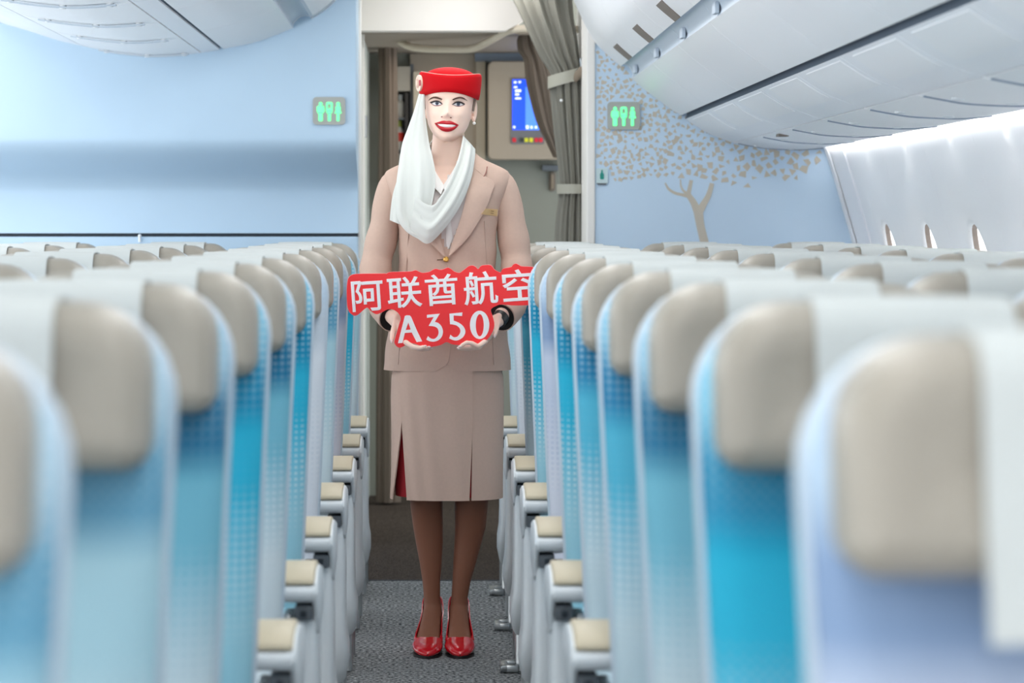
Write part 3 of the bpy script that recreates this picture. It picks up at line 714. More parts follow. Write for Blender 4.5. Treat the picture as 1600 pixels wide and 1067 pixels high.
for s in (-1, 1):               # s = +1: aisle lies on the +x side of the seat
    d = {}
    def bx(a, b): return (min(s * a, s * b), max(s * a, s * b))
    x0, x1 = bx(0.172, 0.246); d['armrest_body'] = smesh(MB().prism(body_p, 'x', x0, x1), M_grey, 'armrest_body', bevel=0.007)
    x0, x1 = bx(0.174, 0.244); d['armrest_pad'] = smesh(MB().prism(pad_t + pad_b, 'x', x0, x1), M_pad, 'armrest_pad', bevel=0.007)
    # hood: aisle side cheek that curls from pad front down to the end panel
    hood = [(-0.716, 0.585), (-0.70, 0.606), (-0.64, 0.622), (-0.56, 0.626), (-0.48, 0.614), (-0.43, 0.606), (-0.405, 0.57), (-0.41, 0.52), (-0.50, 0.50), (-0.60, 0.49), (-0.655, 0.505), (-0.675, 0.54)]
    x0, x1 = bx(0.240, 0.250); d['armrest_cheek'] = smesh(MB().prism(hood, 'x', x0, x1), M_grey, 'armrest_cheek', bevel=0.004)
    mb = MB(); rs = []
    for z, xi, xo, yf, yb in ((0.535, .206, .243, -0.672, -0.42), (0.50, .206, .245, -0.678, -0.42), (0.40, .206, .246, -0.686, -0.42), (0.30, .206, .246, -0.690, -0.42), (0.24, .206, .248, -0.690, -0.42), (0.20, .204, .254, -0.682, -0.42), (0.16, .204, .254, -0.66, -0.40), (0.13, .206, .250, -0.62, -0.22), (0.11, .212, .240, -0.58, -0.26)):
        e = 0.010
        rs.append([(s * xi, yf + e, z), (s * (xi + e), yf, z), (s * (xo - e), yf, z), (s * xo, yf + e, z), (s * xo, yb - e, z), (s * (xo - e), yb, z), (s * (xi + e), yb, z), (s * xi, yb - e, z)])
    d['end_panel'] = smesh(mb.rings(rs), M_grey, 'end_panel', sharp=50)
    x0, x1 = bx(0.205, 0.240); d['control_block'] = smesh(MB().box(x0, x1, -0.697, -0.60, 0.530, 0.560), M_darkgrey, 'control_block', bevel=0.003)
    x0, x1 = bx(0.216, 0.228); d['recline_button'] = smesh(MB().box(x0, x1, -0.702, -0.69, 0.538, 0.551), M_dark, 'recline_button', bevel=0.002)
    x0, x1 = bx(0.180, 0.197); d['hinge_plate'] = smesh(MB().box(x0, x1, -0.66, -0.60, 0.44, 0.54), M_metal, 'hinge_plate', bevel=0.004)
    x0, x1 = bx(0.172, 0.203); d['hinge_cover'] = smesh(MB().box(x0, x1, -0.645, -0.44, 0.30, 0.52), M_dark, 'hinge_cover', bevel=0.006)
    x0, x1 = bx(0.212, 0.242); lg = MB()
    lg.tube([(s * 0.227, -0.545, 0.0), (s * 0.227, -0.53, 0.14)], 0.014, 10); d['leg'] = smesh(lg, M_metal, 'leg')
    lg = MB(); lg.tube([(s * 0.227, -0.25, 0.0), (s * 0.227, -0.27, 0.14)], 0.014, 10); d['leg_rear'] = smesh(lg, M_metal, 'leg')
    mb = MB()                   # U-shaped floor bracket reaching into the aisle
    xa, xb = s * 0.235, s * 0.285
    for q in ((xa, xb, -0.60, -0.575), (xa, xb, -0.515, -0.49), (xb - s * 0.022, xb, -0.60, -0.49)):
        mb.box(min(q[0], q[1]), max(q[0], q[1]), q[2], q[3], 0.004, 0.024)
    d['floor_bracket'] = smesh(mb, M_metal, 'floor_bracket', bevel=0.004)
    x0, x1 = bx(0.18, 0.222); d['track_foot'] = smesh(MB().box(x0, x1, -0.66, -0.12, 0.0, 0.022), M_grey, 'track_foot', bevel=0.005)
    SIDE_MESH[s] = d
x0, x1 = -0.2365, -0.2155
me_div = smesh(MB().prism(body_p, 'x', -0.024, 0.024), M_grey, 'armrest_body', bevel=0.007)
me_divp = smesh(MB().prism(pad_t + pad_b, 'x', -0.022, 0.022), M_pad, 'armrest_pad', bevel=0.007)

FAB = {
    'turq': fabric('turquoise print fabric', (24, 138, 178), (44, 178, 212), (156, 206, 222), (205, 230, 238), .75),
    'deep': fabric('deep blue print fabric', (30, 114, 152), (116, 184, 206), (212, 225, 231), (226, 236, 242), .55),
    'pale': fabric('pale blue print fabric', (100, 160, 190), (172, 210, 223), (212, 228, 234), (226, 236, 242), .5),
    'lav': fabric('lavender print fabric', (134, 158, 192), (192, 204, 224), (216, 222, 234), (150, 172, 206), .35),
    'white': fabric('white print fabric', (196, 208, 220), (218, 226, 234), (222, 228, 236), (180, 196, 212), .3),
    'mid': fabric('mid blue print fabric', (34, 128, 172), (84, 182, 212), (198, 220, 229), (222, 236, 242), .7),
}
DESC = {'turq': 'strong turquoise', 'deep': 'deep-blue-to-white', 'pale': 'pale blue', 'lav': 'pale lavender', 'white': 'white patterned', 'mid': 'mid-blue dotted'}
left_f = ['pale', 'pale', 'deep', 'turq', 'deep', 'turq', 'white', 'pale', 'lav', 'turq', 'pale']
right_f = ['lav', 'turq', 'deep', 'mid', 'mid', 'turq', 'lav', 'turq', 'mid', 'white', 'pale']
cyc = ['white', 'pale', 'mid', 'lav', 'deep', 'pale', 'turq']
def add_part(name, me, parent, m_=None, loc=(0, 0, 0)):
    o = bpy.data.objects.new(name, me); COL.objects.link(o); o.parent = parent; o.location = loc
    if m_ is not None:
        if not me.materials: me.materials.append(None)
        o.material_slots[0].link = 'OBJECT'; o.material_slots[0].material = m_
    return o
ROWY = [1.965 + 0.82 * k for k in range(11)]
for side_, sg in (('left', -1), ('right', 1)):
    for k, y in enumerate(ROWY):
        for c in range(3):
            fk = (left_f if sg < 0 else right_f)[k] if c == 0 else cyc[(k * 3 + c * 2 + (1 if sg > 0 else 0)) % 7]
            where = ('aisle seat', 'middle seat', 'window seat' if sg > 0 else 'far-aisle seat')[c]
            lab = '%s with %s backrest, %s block, %s row from the camera' % (where, DESC[fk], side_, ORD[k])
            t = thing('airline_seat', lab, 'seat', (sg * (0.48 + 0.475 * c), y, 0), 'cabin seats')
            add_part('back_shell', me_shell, t); add_part('backrest', me_back, t, FAB[fk])
            hd_ = add_part('headrest', me_head, t); add_part('headrest_cover', me_cover, hd_)
            add_part('seat_cushion', me_cush, t, FAB[fk])
            s = -sg
            if c == 0:
                d = SIDE_MESH[s]
                ab = add_part('armrest_body', d['armrest_body'], t)
                for nm in ('armrest_pad', 'armrest_cheek', 'control_block', 'recline_button'): add_part(nm, d[nm], ab)
                for nm in ('end_panel', 'hinge_plate', 'hinge_cover', 'leg', 'track_foot'): add_part(nm, d[nm], t)
                add_part('leg', d['leg_rear'], t)
                if sg > 0: add_part('floor_bracket', d['floor_bracket'], t)
            else:
                ab = add_part('armrest_body', me_div, t, None, (s * 0.212, 0, 0)); add_part('armrest_pad', me_divp, ab)
                add_part('leg', SIDE_MESH[s]['leg'], t); add_part('leg', SIDE_MESH[s]['leg_rear'], t)

# ------------------------------------------------------------------ the person in the aisle
PX, PY = 0.0436, 8.40           # standing point
root = thing('person', 'woman in red pillbox hat, white scarf and beige skirt suit standing in the aisle', 'person', (PX, PY, 0))
def L(px, py, dep=0.0):
    """local point shown at a pixel when it lies dep metres behind (+) or before (-) the standing plane"""
    p = W(px, py, PY + dep); return Vector((p[0] - PX, dep, p[2]))
def g(x, z, cx, cz, sx_, sz_): return math.exp(-((x - cx) / sx_) ** 2 - ((z - cz) / sz_) ** 2)
M_skin = mat('fair skin', (250, 217, 200), 0.5, sss=0.12, spec=0.35)
M_stock = mat('tan stockings', (132, 86, 66), 0.5, spec=0.3)
M_suit = mat('beige suit cloth', (203, 176, 161), 0.85, var=0.05, vscale=120, bump=0.15, bscale=700, spec=0.15)
M_red = mat('red felt', (196, 2, 16), 0.75, bump=0.1, bscale=500, spec=0.2)
M_redl = mat('red lining', (150, 10, 24), 0.8)
M_scarf = mat('white chiffon', (218, 221, 216), 0.8, spec=0.15)
M_black = mat('black cuff lining', (16, 12, 14), 0.8)
M_gold = mat('brass', (206, 160, 84), 0.3, metal=0.8)

# ---- head -------------------------------------------------------------
ZC, ZT = 1.566, 1.788; HH = ZT - ZC
tw = cr([(0, .012), (.04, .029), (.10, .0450), (.2, .0590), (.3, .0660), (.42, .0710), (.55, .0742), (.7, .0755), (.82, .070), (.92, .053), (.98, .027), (1, .004)], 90)
tf = cr([(0, .072), (.04, .084), (.10, .090), (.2, .0905), (.3, .090), (.42, .0885), (.55, .0875), (.7, .0885), (.82, .080), (.92, .058), (.98, .028), (1, .004)], 90)
tb = cr([(0, -.045), (.04, -.04), (.10, -.025), (.2, .005), (.3, .045), (.42, .075), (.55, .092), (.7, .097), (.82, .088), (.92, .063), (.98, .03), (1, .004)], 90)
def face_bump(x, z):
    b = 0.0
    ax = abs(x)
    b += 0.0150 * g(x, z, 0, 1.6475, .0105, .0095)                       # nose tip
    for i in range(8):
        zz = 1.652 + i * .0052; b += (0.0062 - 0.0005 * i) * g(x, z, 0, zz, .0078, .006)   # bridge
    b += 0.0055 * g(ax, z, .0125, 1.6435, .0068, .0068)                   # nostril wings
    b -= 0.0085 * g(ax, z, .034, 1.683, .0185, .0105)                     # eye sockets
    b += 0.0030 * g(ax, z, .033, 1.703, .020, .008)                       # brows
    b += 0.0060 * g(ax, z, .043, 1.648, .016, .016)                       # smiling cheeks
    b -= 0.0022 * g(ax, z, .037, 1.622, .006, .018)                       # smile fold
    b += 0.0040 * g(x, z, 0, 1.611, .030, .013)                           # mouth
    b -= 0.0025 * g(x, z, 0, 1.5925, .022, .006)
    b += 0.0050 * g(x, z, 0, 1.578, .017, .011)                           # chin
    return b
def face_y(x, z):
    t = (z - ZC) / HH; w = interp(tw, t); f = interp(tf, t)
    u = min(0.999, abs(x) / max(w, 1e-4)); e = 2.25
    return -(f * (1 - u ** e) ** (1 / e)) - face_bump(x, z) * max(0, 1 - u ** 6)
ROLL, YAW = math.radians(2.5), math.radians(-3.0)
HM = Matrix.Translation((0, 0, 1.60)) @ Matrix.Rotation(ROLL, 4, 'Y') @ Matrix.Rotation(YAW, 4, 'Z') @ Matrix.Translation((0, 0, -1.60))
def HT(v): return tuple(HM @ Vector(v))
def head_rings(grow=0.0, t0=0.0, t1=1.0, nz=70, n=96, back_only=False):
    rs = []
    for i in range(nz):
        t = t0 + (t1 - t0) * i / (nz - 1); z = ZC + HH * t
        w, f, b = interp(tw, t) + grow, interp(tf, t) + grow, interp(tb, t) + grow
        yc = (b - f) * 0.0; r = []
        for k in range(n):
            a = 2 * math.pi * k / n; s, c = math.sin(a), math.cos(a)
            e = 2 / 2.25
            x = w * math.copysign(abs(s) ** e, s)
            if c > 0: y = -f * abs(c) ** e - (face_bump(x, z) * max(0, 1 - (abs(x) / max(w, 1e-4)) ** 6) if grow == 0 else 0)
            else: y = b * abs(c) ** e
            if b < 0 and c <= 0: y = b * abs(c) ** e
            r.append(HT((x, y, z + grow * 0.0)))
        rs.append(r)
    return rs
body = MB()
body.rings(head_rings())
# neck and upper torso
def ring(cx, cy, z, a, bf, bb, n=48, e=2.3):
    r = []
    for k in range(n):
        q = 2 * math.pi * k / n; s, c = math.sin(q), math.cos(q)
        r.append((cx + a * math.copysign(abs(s) ** (2 / e), s), cy + (-bf if c > 0 else bb) * abs(c) ** (2 / e), z))
    return r
body.rings([ring(0.002, .012, 1.615, .046, .045, .05), ring(0.002, .014, 1.59, .049, .050, .052), ring(0, .018, 1.55, .051, .053, .052), ring(0, .022, 1.515, .053, .054, .055), ring(0, .024, 1.49, .060, .058, .06), ring(0, .02, 1.47, .085, .068, .075),
            ring(0, .01, 1.45, .14, .085, .085), ring(0, .005, 1.42, .165, .095, .09), ring(0, 0, 1.36, .145, .10, .09), ring(0, 0, 1.28, .135, .10, .085), ring(0, 0, 1.14, .115, .085, .08), ring(0, 0, 1.0, .15, .095, .09), ring(0, 0, .90, .16, .10, .10), ring(0, 0, .84, .15, .095, .10)])
# ear (image right) and the other one under the scarf
for sgn in (1, -1):
    e = MB(); e.ball((sgn * .080, .012, 1.667), (.0075, .018, .032), 14, 10); e.ball((sgn * .078, .004, 1.640), (.006, .010, .010), 10, 8)
    body.add([HT(v) for v in e.v], e.f)
# legs (image left, image right)
legs = {-1: [(664, 690, .072), (665, 740, .058), (666, 775, .0525), (667, 800, .0495), (669, 825, .0465), (671, 850, .042), (673, 880, .0345), (674, 910, .0275), (675, 935, .0255), (676, 950, .0275)],
        1: [(737, 690, .072), (737, 740, .058), (737, 775, .0535), (736, 800, .0510), (735, 825, .0480), (731, 850, .0425), (726, 880, .036), (721, 910, .0285), (718, 935, .0255), (717, 950, .0275)]}
for sgn, ch in legs.items():
    rs = []
    for i, (x, y, r) in enumerate(ch):
        p = L(x, y, 0.0); calf = 0.018 * math.exp(-((y - 850) / 40) ** 2)
        rs.append(ring(p.x, 0.012 + calf * 0.4, p.z, r, r * (1.05 if y < 820 else 0.95), r * 1.05 + calf, 28, 2.0))
    body.rings(rs)
    # foot raised on the heel: ankle to toes
    fx = L(ch[-1][0], 950).x; dx = L(668 if sgn < 0 else 718, 1000, -.1).x - fx
    fr = []
    for s_, w, zt, zb in ((0.055, .020, .150, .095), (0.03, .027, .155, .088), (0.0, .0285, .150, .080), (-.03, .030, .118, .062), (-.07, .034, .082, .036), (-.11, .038, .056, .015), (-.14, .036, .040, .008), (-.165, .026, .030, .008), (-.18, .012, .024, .010)):
        q = []
        for k in range(20):
            a = 2 * math.pi * k / 20; q.append((fx + dx * min(1, max(0, -s_ / .1)) + w * math.cos(a), s_ , (zt + zb) / 2 + (zt - zb) / 2 * math.sin(a)))
        fr.append(q)
    body.rings(fr)
# arms inside the sleeves, palms and fingers
SY = -0.285                     # sign plane relative to the person
def finger(pts, r0=.0085, r1=.0068): body.capsule([L(*p) for p in pts], [r0 + (r1 - r0) * i / (len(pts) - 1) for i in range(len(pts))], 10)
# image-left hand
body.capsule([L(605, 325, .01), L(585, 432, 0.0)], [.030, .028], 14)
body.capsule([L(585, 432, 0.0), L(612, 493, -.19)], [.028, .024], 14)
body.capsule([L(612, 493, -.19), L(621, 503, -.225)], [.0235, .0215], 14)
pm_ = MB(); pm_.tube([L(617, 497, -.215), L(624, 508, -.235), L(631, 520, -.25), L(637, 531, -.255)], [.021, .025, .027, .024], 16, sy=.55, up=(0, 1, 0)); body.add(pm_.v, pm_.f)
finger([(620, 494, -.235), (617, 508, -.25), (613.5, 520, -.26), (612.5, 530, -.268)], .0105, .0075)           # thumb down the sign's edge
for i in range(4):
    d0 = -.246 - .0165 * i
    finger([(634, 533 + i * .6, d0), (645, 543 - i * .3, d0 - .012), (657, 545.5 - i * .6, d0 - .018), (671 - i * 3.2, 544.5 - i * .8, d0 - .022)], .0085, .0066)
# image-right hand
body.capsule([L(793, 325, .01), L(808, 432, 0.0)], [.030, .028], 14)
body.capsule([L(808, 432, 0.0), L(785, 491, -.19)], [.028, .024], 14)
body.capsule([L(785, 491, -.19), L(777, 501, -.225)], [.0235, .0215], 14)
pm_ = MB(); pm_.tube([L(780, 496, -.215), L(773, 507, -.235), L(766, 519, -.25), L(757, 531, -.255)], [.021, .025, .027, .024], 16, sy=.55, up=(0, 1, 0)); body.add(pm_.v, pm_.f)
finger([(779, 494, -.235), (777, 506, -.25), (775, 515, -.26), (773.5, 522, -.268)], .0105, .0075)
for i in range(4):
    d0 = -.250 - .0165 * i
    if i < 3: finger([(758, 534, d0), (748, 543, d0 - .010), (736, 545 - i * 1.5, d0 - .016), (722 - i * 1.5, 545 - i * 1.0, d0 - .02)], .0085, .0066)
    else: finger([(757, 534, d0), (747, 541, d0 - .008), (737, 536, d0 - .014), (729, 535, d0 - .018), (721, 540, d0 - .02)], .0082, .0064)
o = body.obj('body', M_skin, None)
q = o.modifiers.new('r', 'REMESH'); q.mode = 'VOXEL'; q.voxel_size = 0.0030; q.use_smooth_shade = True
q = o.modifiers.new('s', 'SMOOTH'); q.factor = 0.5; q.iterations = 3
bake(o); o.parent = root
o.data.materials.clear(); o.data.materials.append(M_skin); o.data.materials.append(M_stock)
for p in o.data.polygons:
    p.use_smooth = True
    if p.center.z < 0.80 : p.material_index = 1
tag(o, 'fair skinned figure with tan stockings')

# ---- face details draped on the face surface -------------------------------
def patch(outline, off, bulge, name, m_, par=root, rings_=7, xf=HT, fy=face_y):
    cx = sum(p[0] for p in outline) / len(outline); cz = sum(p[1] for p in outline) / len(outline)
    mb = MB(); rs = []
    for i in range(rings_):
        k = 1 - i / rings_
        rs.append([xf((cx + (x - cx) * k, fy(cx + (x - cx) * k, cz + (z - cz) * k) - off - bulge * (1 - k * k), cz + (z - cz) * k)) for x, z in outline])
    rs.insert(0, [xf((x, fy(x, z) + 0.002, z)) for x, z in outline])
    mb.rings(rs, cap0=False)
    return mb.obj(name, m_, par, True, sharp=80)
def band(ea, eb, off, bulge, name, m_, par=root, n=40, nv=7):
    """strip ruled between two edges on the face"""
    A, B = cr(ea, n), cr(eb, n); rows = []
    for i, (a, b) in enumerate(zip(A, B)):
        r = []
        for k in range(nv):
            t = k / (nv - 1); x, z = a[0] + (b[0] - a[0]) * t, a[1] + (b[1] - a[1]) * t
            r.append(HT((x, face_y(x, z) - off - bulge * math.sin(math.pi * t), z)))
        rows.append(r)
    return MB().grid(rows).obj(name, m_, par, True, solid=0.0012, sharp=80)
M_lip = mat('red lipstick', (186, 10, 30), 0.32)
M_teeth = mat('teeth', (246, 240, 236), 0.25)
M_mouth = mat('mouth inside', (70, 10, 16), 0.6)
M_eyew = mat('eye white', (232, 230, 230), 0.2)
M_iris = mat('grey blue iris', (70, 84, 104), 0.15)
M_lash = mat('dark lashes', (38, 26, 26), 0.6)
M_brow = mat('brown brows', (96, 66, 54), 0.8)
M_shadow = mat('mauve eyeshadow', (160, 118, 118), 0.6)
def F_(px, py): return ((px - 700) / 505.0, 1.32 - (py - 346) / 505.0)
k_ = 120 / 1280.0
def fz(x, y):
    """zoom pixel of the face crop -> face plane, undoing the head's roll"""
    X, Z = F_(640 + x * k_, 130 + y * k_)
    c, s = math.cos(ROLL), math.sin(ROLL); Z -= 1.60
    return (c * X - s * Z, s * X + c * Z + 1.60)
def sm(pts, n=36):
    p = pts + [pts[0]]
    return cr(p, n + 1)[:-1]
P_ = lambda l: [fz(*q) for q in l]
patch(sm(P_([(448, 688), (520, 672), (640, 668), (760, 680), (826, 712), (770, 780), (650, 812), (530, 775)])), .0008, .0006, 'mouth_opening', M_mouth)
patch(sm(P_([(482, 697), (560, 698), (640, 704), (720, 706), (790, 718), (755, 745), (650, 757), (540, 738)])), .0016, .0016, 'teeth', M_teeth)
band(P_([(438, 684), (500, 668), (560, 650), (605, 645), (642, 653), (685, 647), (730, 660), (790, 690), (834, 712)]), P_([(440, 690), (500, 694), (560, 695), (605, 699), (642, 704), (685, 706), (730, 706), (790, 714), (832, 718)]), .0026, .0022, 'upper_lip', M_lip)
band(P_([(445, 690), (500, 722), (560, 744), (605, 754), (650, 760), (700, 757), (740, 750), (790, 734), (830, 716)]), P_([(446, 696), (485, 745), (540, 792), (595, 818), (655, 826), (710, 816), (760, 792), (800, 758), (828, 722)]), .0026, .0030, 'lower_lip', M_lip)
for nm, sh, wh, iris, top, brow in (
    ('l', [(365, 345), (410, 318), (465, 305), (520, 320), (572, 365), (530, 395), (465, 402), (410, 385)], [(382, 352), (420, 334), (470, 325), (515, 336), (556, 368), (515, 380), (465, 383), (415, 372)], (478, 352), [(352, 338), (395, 318), (460, 306), (520, 322), (575, 372), (545, 362), (515, 340), (465, 326), (415, 336), (385, 352)],
     [(330, 300), (375, 262), (430, 245), (490, 252), (568, 285), (560, 300), (490, 280), (430, 270), (380, 280)]),
    ('r', [(728, 372), (775, 335), (830, 320), (885, 335), (932, 372), (885, 400), (830, 412), (775, 400)], [(742, 376), (785, 352), (830, 342), (880, 354), (915, 374), (875, 388), (825, 394), (780, 388)], (830, 367), [(725, 378), (770, 340), (830, 322), (890, 334), (940, 365), (915, 378), (880, 354), (830, 342), (785, 352), (750, 374)],
     [(738, 292), (800, 262), (862, 250), (915, 262), (975, 308), (920, 284), (865, 272), (805, 282), (742, 306)])):
    patch(sm(P_(sh)), .0004, .0008, 'eyeshadow', M_shadow)
    eo = patch(sm(P_(wh)), .0014, .0022, 'eye', M_eyew)
    ix, iz = fz(*iris)
    io = patch([(ix + .0056 * math.cos(a), iz + .0056 * math.sin(a)) for a in [6.2832 * i / 20 for i in range(20)]], .0036, .0006, 'iris', M_iris, eo)
    patch([(ix + .0026 * math.cos(a), iz + .0026 * math.sin(a)) for a in [6.2832 * i / 16 for i in range(16)]], .0042, .0005, 'pupil', M_lash, eo)
    band(P_(top[:5]), P_(top[:4:-1]), .0040, .0006, 'eyelashes', M_lash)
    band(P_(brow[:5]), P_([brow[0]] + brow[:4:-1]), .0014, .0010, 'eyebrow', M_brow)
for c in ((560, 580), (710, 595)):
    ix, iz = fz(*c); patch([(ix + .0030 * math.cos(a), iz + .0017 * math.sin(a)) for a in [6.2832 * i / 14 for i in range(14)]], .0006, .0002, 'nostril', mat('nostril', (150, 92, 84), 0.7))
# pulled-back hair under the hat
hb = MB(); rs = []
for i, r in enumerate(head_rings(0.004, 0.44, 0.98, 40, 96)):
    rs.append([r[k] for k in range(22, 75)])
hb.grid(rs)
hb.obj('hair', mat('ash brown hair', (128, 112, 100), 0.55, var=0.25, vscale=160), root, True, solid=0.006)
ex, ez = fz(1042, 632); MB().ball(HT((.080, -.006, 1.627)), .0052, 12, 10).obj('pearl_earring', mat('pearl', (240, 238, 234), 0.15), root, True)

# ---- hat ------------------------------------------------------------------
def hat_ring(a, b, zf, zs, cy=0.004, n=72):
    r = []
    for k in range(n):
        q = 2 * math.pi * k / n; s, c = math.sin(q), math.cos(q)
        r.append(HT((a * s, cy - b * c, zf + (zs - zf) * s * s)))
    return r
hr = [hat_ring(.078, .088, 1.722, 1.706), hat_ring(.0875, .096, 1.7155, 1.699), hat_ring(.0915, .099, 1.7165, 1.700), hat_ring(.0945, .102, 1.730, 1.718), hat_ring(.0968, .103, 1.748, 1.745), hat_ring(.0972, .102, 1.760, 1.768),
      hat_ring(.0958, .100, 1.7655, 1.7765), hat_ring(.0915, .096, 1.7675, 1.779), hat_ring(.086, .091, 1.766, 1.776), hat_ring(.080, .086, 1.762, 1.768)]
hat = MB().rings(hr, cap0=False, cap1=False).obj('hat', M_red, root, True, sharp=70)
cw_ = [hat_ring(.084, .09, 1.757, 1.762)] + [hat_ring(.080 * math.cos(t), .086 * math.cos(t), 1.764 + .033 * math.sin(t), 1.764 + .033 * math.sin(t)) for t in [i * math.pi / 2 / 10 for i in range(10)]] + [hat_ring(.001, .001, 1.797, 1.797)]
MB().rings(cw_, cap0=False).obj('crown', M_red, hat, True, sharp=70)
pipe = [tuple((Vector(a) + Vector(b)) / 2) for a, b in zip(hr[7], hr[7])]
mb = MB(); mb.tube([tuple(Vector(p) + Vector((0, 0, .0006))) for p in pipe[54:] + pipe[:19]], .0011, 6); mb.obj('piping', mat('pale piping', (240, 170, 160), 0.6), hat, True)
# badge on the hat's side
c0 = HT((-.0925, -.030, 1.7425)); n0 = Vector((-.93, -.37, -.02)).normalized(); u0 = Vector((0, 0, 1)); v0 = n0.cross(u0).normalized(); u0 = v0.cross(n0)
def disc(rx, rz, d0, d1, cx=0, cz=0, n=28, a0=0, a1=2 * math.pi, inner=None):
    mb = MB(); P = lambda r, s, d: Vector(c0) + v0 * (cx + r[0] * s[0]) + u0 * (cz + r[1] * s[1]) + n0 * d
    an = [a0 + (a1 - a0) * i / n for i in range(n)]
    return mb.rings([[tuple(P((rx, rz), (math.cos(a), math.sin(a)), d)) for a in an] for d in (d0, d1)])
bd = disc(.024, .0255, -.006, .0045).obj('badge', mat('ivory enamel', (232, 206, 186), 0.4), hat, True)
disc(.0125, .0145, .0046, .0062, .006).obj('badge_emblem', mat('pale emblem', (216, 178, 160), 0.4), bd, True)
disc(.0055, .0095, .0062, .0076, .008).obj('badge_center', mat('ivory enamel', (232, 206, 186)), bd, True)
disc(.007, .0125, .0046, .0068, -.016, n=4, a0=.785, a1=.785 + 2 * math.pi).obj('badge_mark', mat('dark red enamel', (180, 16, 36), 0.4), bd)

# ---- blouse, jacket ----------------------------------------------------------
TZ = [(.862, .196, .120, .118), (.90, .192, .120, .118), (.95, .186, .118, .116), (1.0, .178, .114, .112), (1.05, .168, .109, .106), (1.10, .157, .106, .101), (1.15, .150, .106, .098), (1.20, .148, .110, .097), (1.25, .149, .118, .098), (1.30, .151, .126, .10),
      (1.34, .157, .127, .103), (1.38, .170, .122, .106), (1.41, .183, .114, .106), (1.44, .192, .102, .103), (1.46, .194, .092, .098), (1.474, .188, .086, .094), (1.484, .172, .082, .091), (1.495, .148, .077, .087), (1.505, .124, .072, .082), (1.515, .104, .069, .079), (1.53, .085, .064, .075)]
def tor(z, i): return interp([(r[0], r[i]) for r in TZ], z)
JX = L(699, 400).x
def tor_pt(z, q, grow=0.0, e=2.35):
    a, bf, bb = tor(z, 1) + grow, tor(z, 2) + grow, tor(z, 3) + grow
    s, c = math.sin(q), math.cos(q)
    x = a * math.copysign(abs(s) ** (2 / e), s); y = (-bf if c > 0 else bb) * abs(c) ** (2 / e)
    y += 0.006 + (0.012 if z > 1.48 else 0.012 * max(0, (z - 1.40) / .08))
    return (JX + x, y, z)
def jy(x, z, e=2.35):
    a, bf = tor(z, 1), tor(z, 2); u = min(.999, abs(x - JX) / a)
    return -bf * (1 - u ** e) ** (1 / e) + 0.006 + (0.012 if z > 1.48 else 0.012 * max(0, (z - 1.40) / .08))
nz, nq = 110, 144
zs = [.862 + (1.53 - .862) * i / (nz - 1) for i in range(nz)]
def fold(x, z): return 0.0018 * math.sin(95 * x + 30 * z) * math.exp(-((z - 1.16) / .10) ** 2) + 0.0012 * math.sin(60 * z + 25 * x)
mb = MB(); rows = []
for i, z in enumerate(zs):
    r = []
    for k in range(nq):
        q = 2 * math.pi * k / nq; p = tor_pt(z, q, fold(math.sin(q) * .15, z))
        zz = p[2]
        if i < 12:
            fr = max(0, 1 - abs(p[0] - JX) / .045) if p[1] < 0 else 0
            zz += fr ** 1.5 * 0.024 * (1 - i / 12)
        r.append((p[0], p[1], zz))
    rows.append(r)
mb.rings(rows, cap0=False, cap1=False)
vb = L(700, 400)
def in_v(c):
    if c[1] > 0: return False
    z = c[2] - vb.z - .012
    return z > 0 and abs(c[0] - vb.x) < z * 0.40 and abs(c[0] - vb.x) < .085
keep = []
for f in mb.f:
    c = [sum(mb.v[i][j] for i in f) / len(f) for j in range(3)]
    if not in_v(c): keep.append(f)
mb.f = keep
jk = mb.obj('jacket', M_suit, root, True, solid=0.004, sharp=70)
mb = MB(); rows = []
for z in [1.10 + .415 * i / 40 for i in range(41)]: rows.append([tor_pt(z, 2 * math.pi * k / 72, -.007) for k in range(72)])
mb.rings(rows, cap0=False, cap1=False)
mb.f = [f for f in mb.f if not (sum(mb.v[i][1] for i in f) < 0 and sum(mb.v[i][2] for i in f) / 4 > 1.418 + 1.74 * abs(sum(mb.v[i][0] for i in f) / 4 + .014))]
bl = mb.obj('blouse', mat('white striped blouse', (228, 220, 218), 0.8, var=0.04, vscale=90), root, True)
S2 = 0.1875
def zc(x, y): return (600 + x * S2, 220 + y * S2)
def LP(px, py): p = L(px, py, -.10); return (p.x, p.z)
def drape(outline, off, bulge, name, m_, par, th=.005):
    o = patch([LP(*q) for q in outline], off, bulge, name, m_, par, 9, lambda v: v, jy); return o
# centre placket, collar points and shirt front
drape([(696, 340), (704, 338), (707, 372), (700, 392), (697, 380)], -.004, .001, 'placket', mat('white cotton', (240, 238, 236), 0.8), bl)

lap = [zc(*p) for p in [(540, 955), (620, 880), (690, 810), (745, 725), (800, 640), (840, 570), (872, 500), (900, 420), (920, 345), (880, 322), (832, 295), (852, 262), (862, 212), (810, 160), (750, 112), (744, 160), (738, 215), (722, 300), (700, 400), (672, 520), (640, 640), (605, 750), (570, 840), (548, 900)]]
def strip(edge_a, edge_b, off, name, m_, par, n=30, lift=.004):
    """two edges in pixels, ruled between, lying on the jacket front"""
    A, B = cr(edge_a, n), cr(edge_b, n); rows = []
    for a, b in zip(A, B):
        r = []
        for k in range(9):
            t = k / 8; p = LP(a[0] + (b[0] - a[0]) * t, a[1] + (b[1] - a[1]) * t)
            r.append((p[0], jy(p[0], p[1]) - off - lift * math.sin(math.pi * t) - (.009 * t), p[1]))
        rows.append(r)
    return MB().grid(rows).obj(name, m_, par, True, solid=0.004, sharp=70)
inner = [zc(*p) for p in [(738, 215), (722, 300), (700, 400), (672, 520), (640, 640), (605, 750), (570, 850), (540, 950)]]
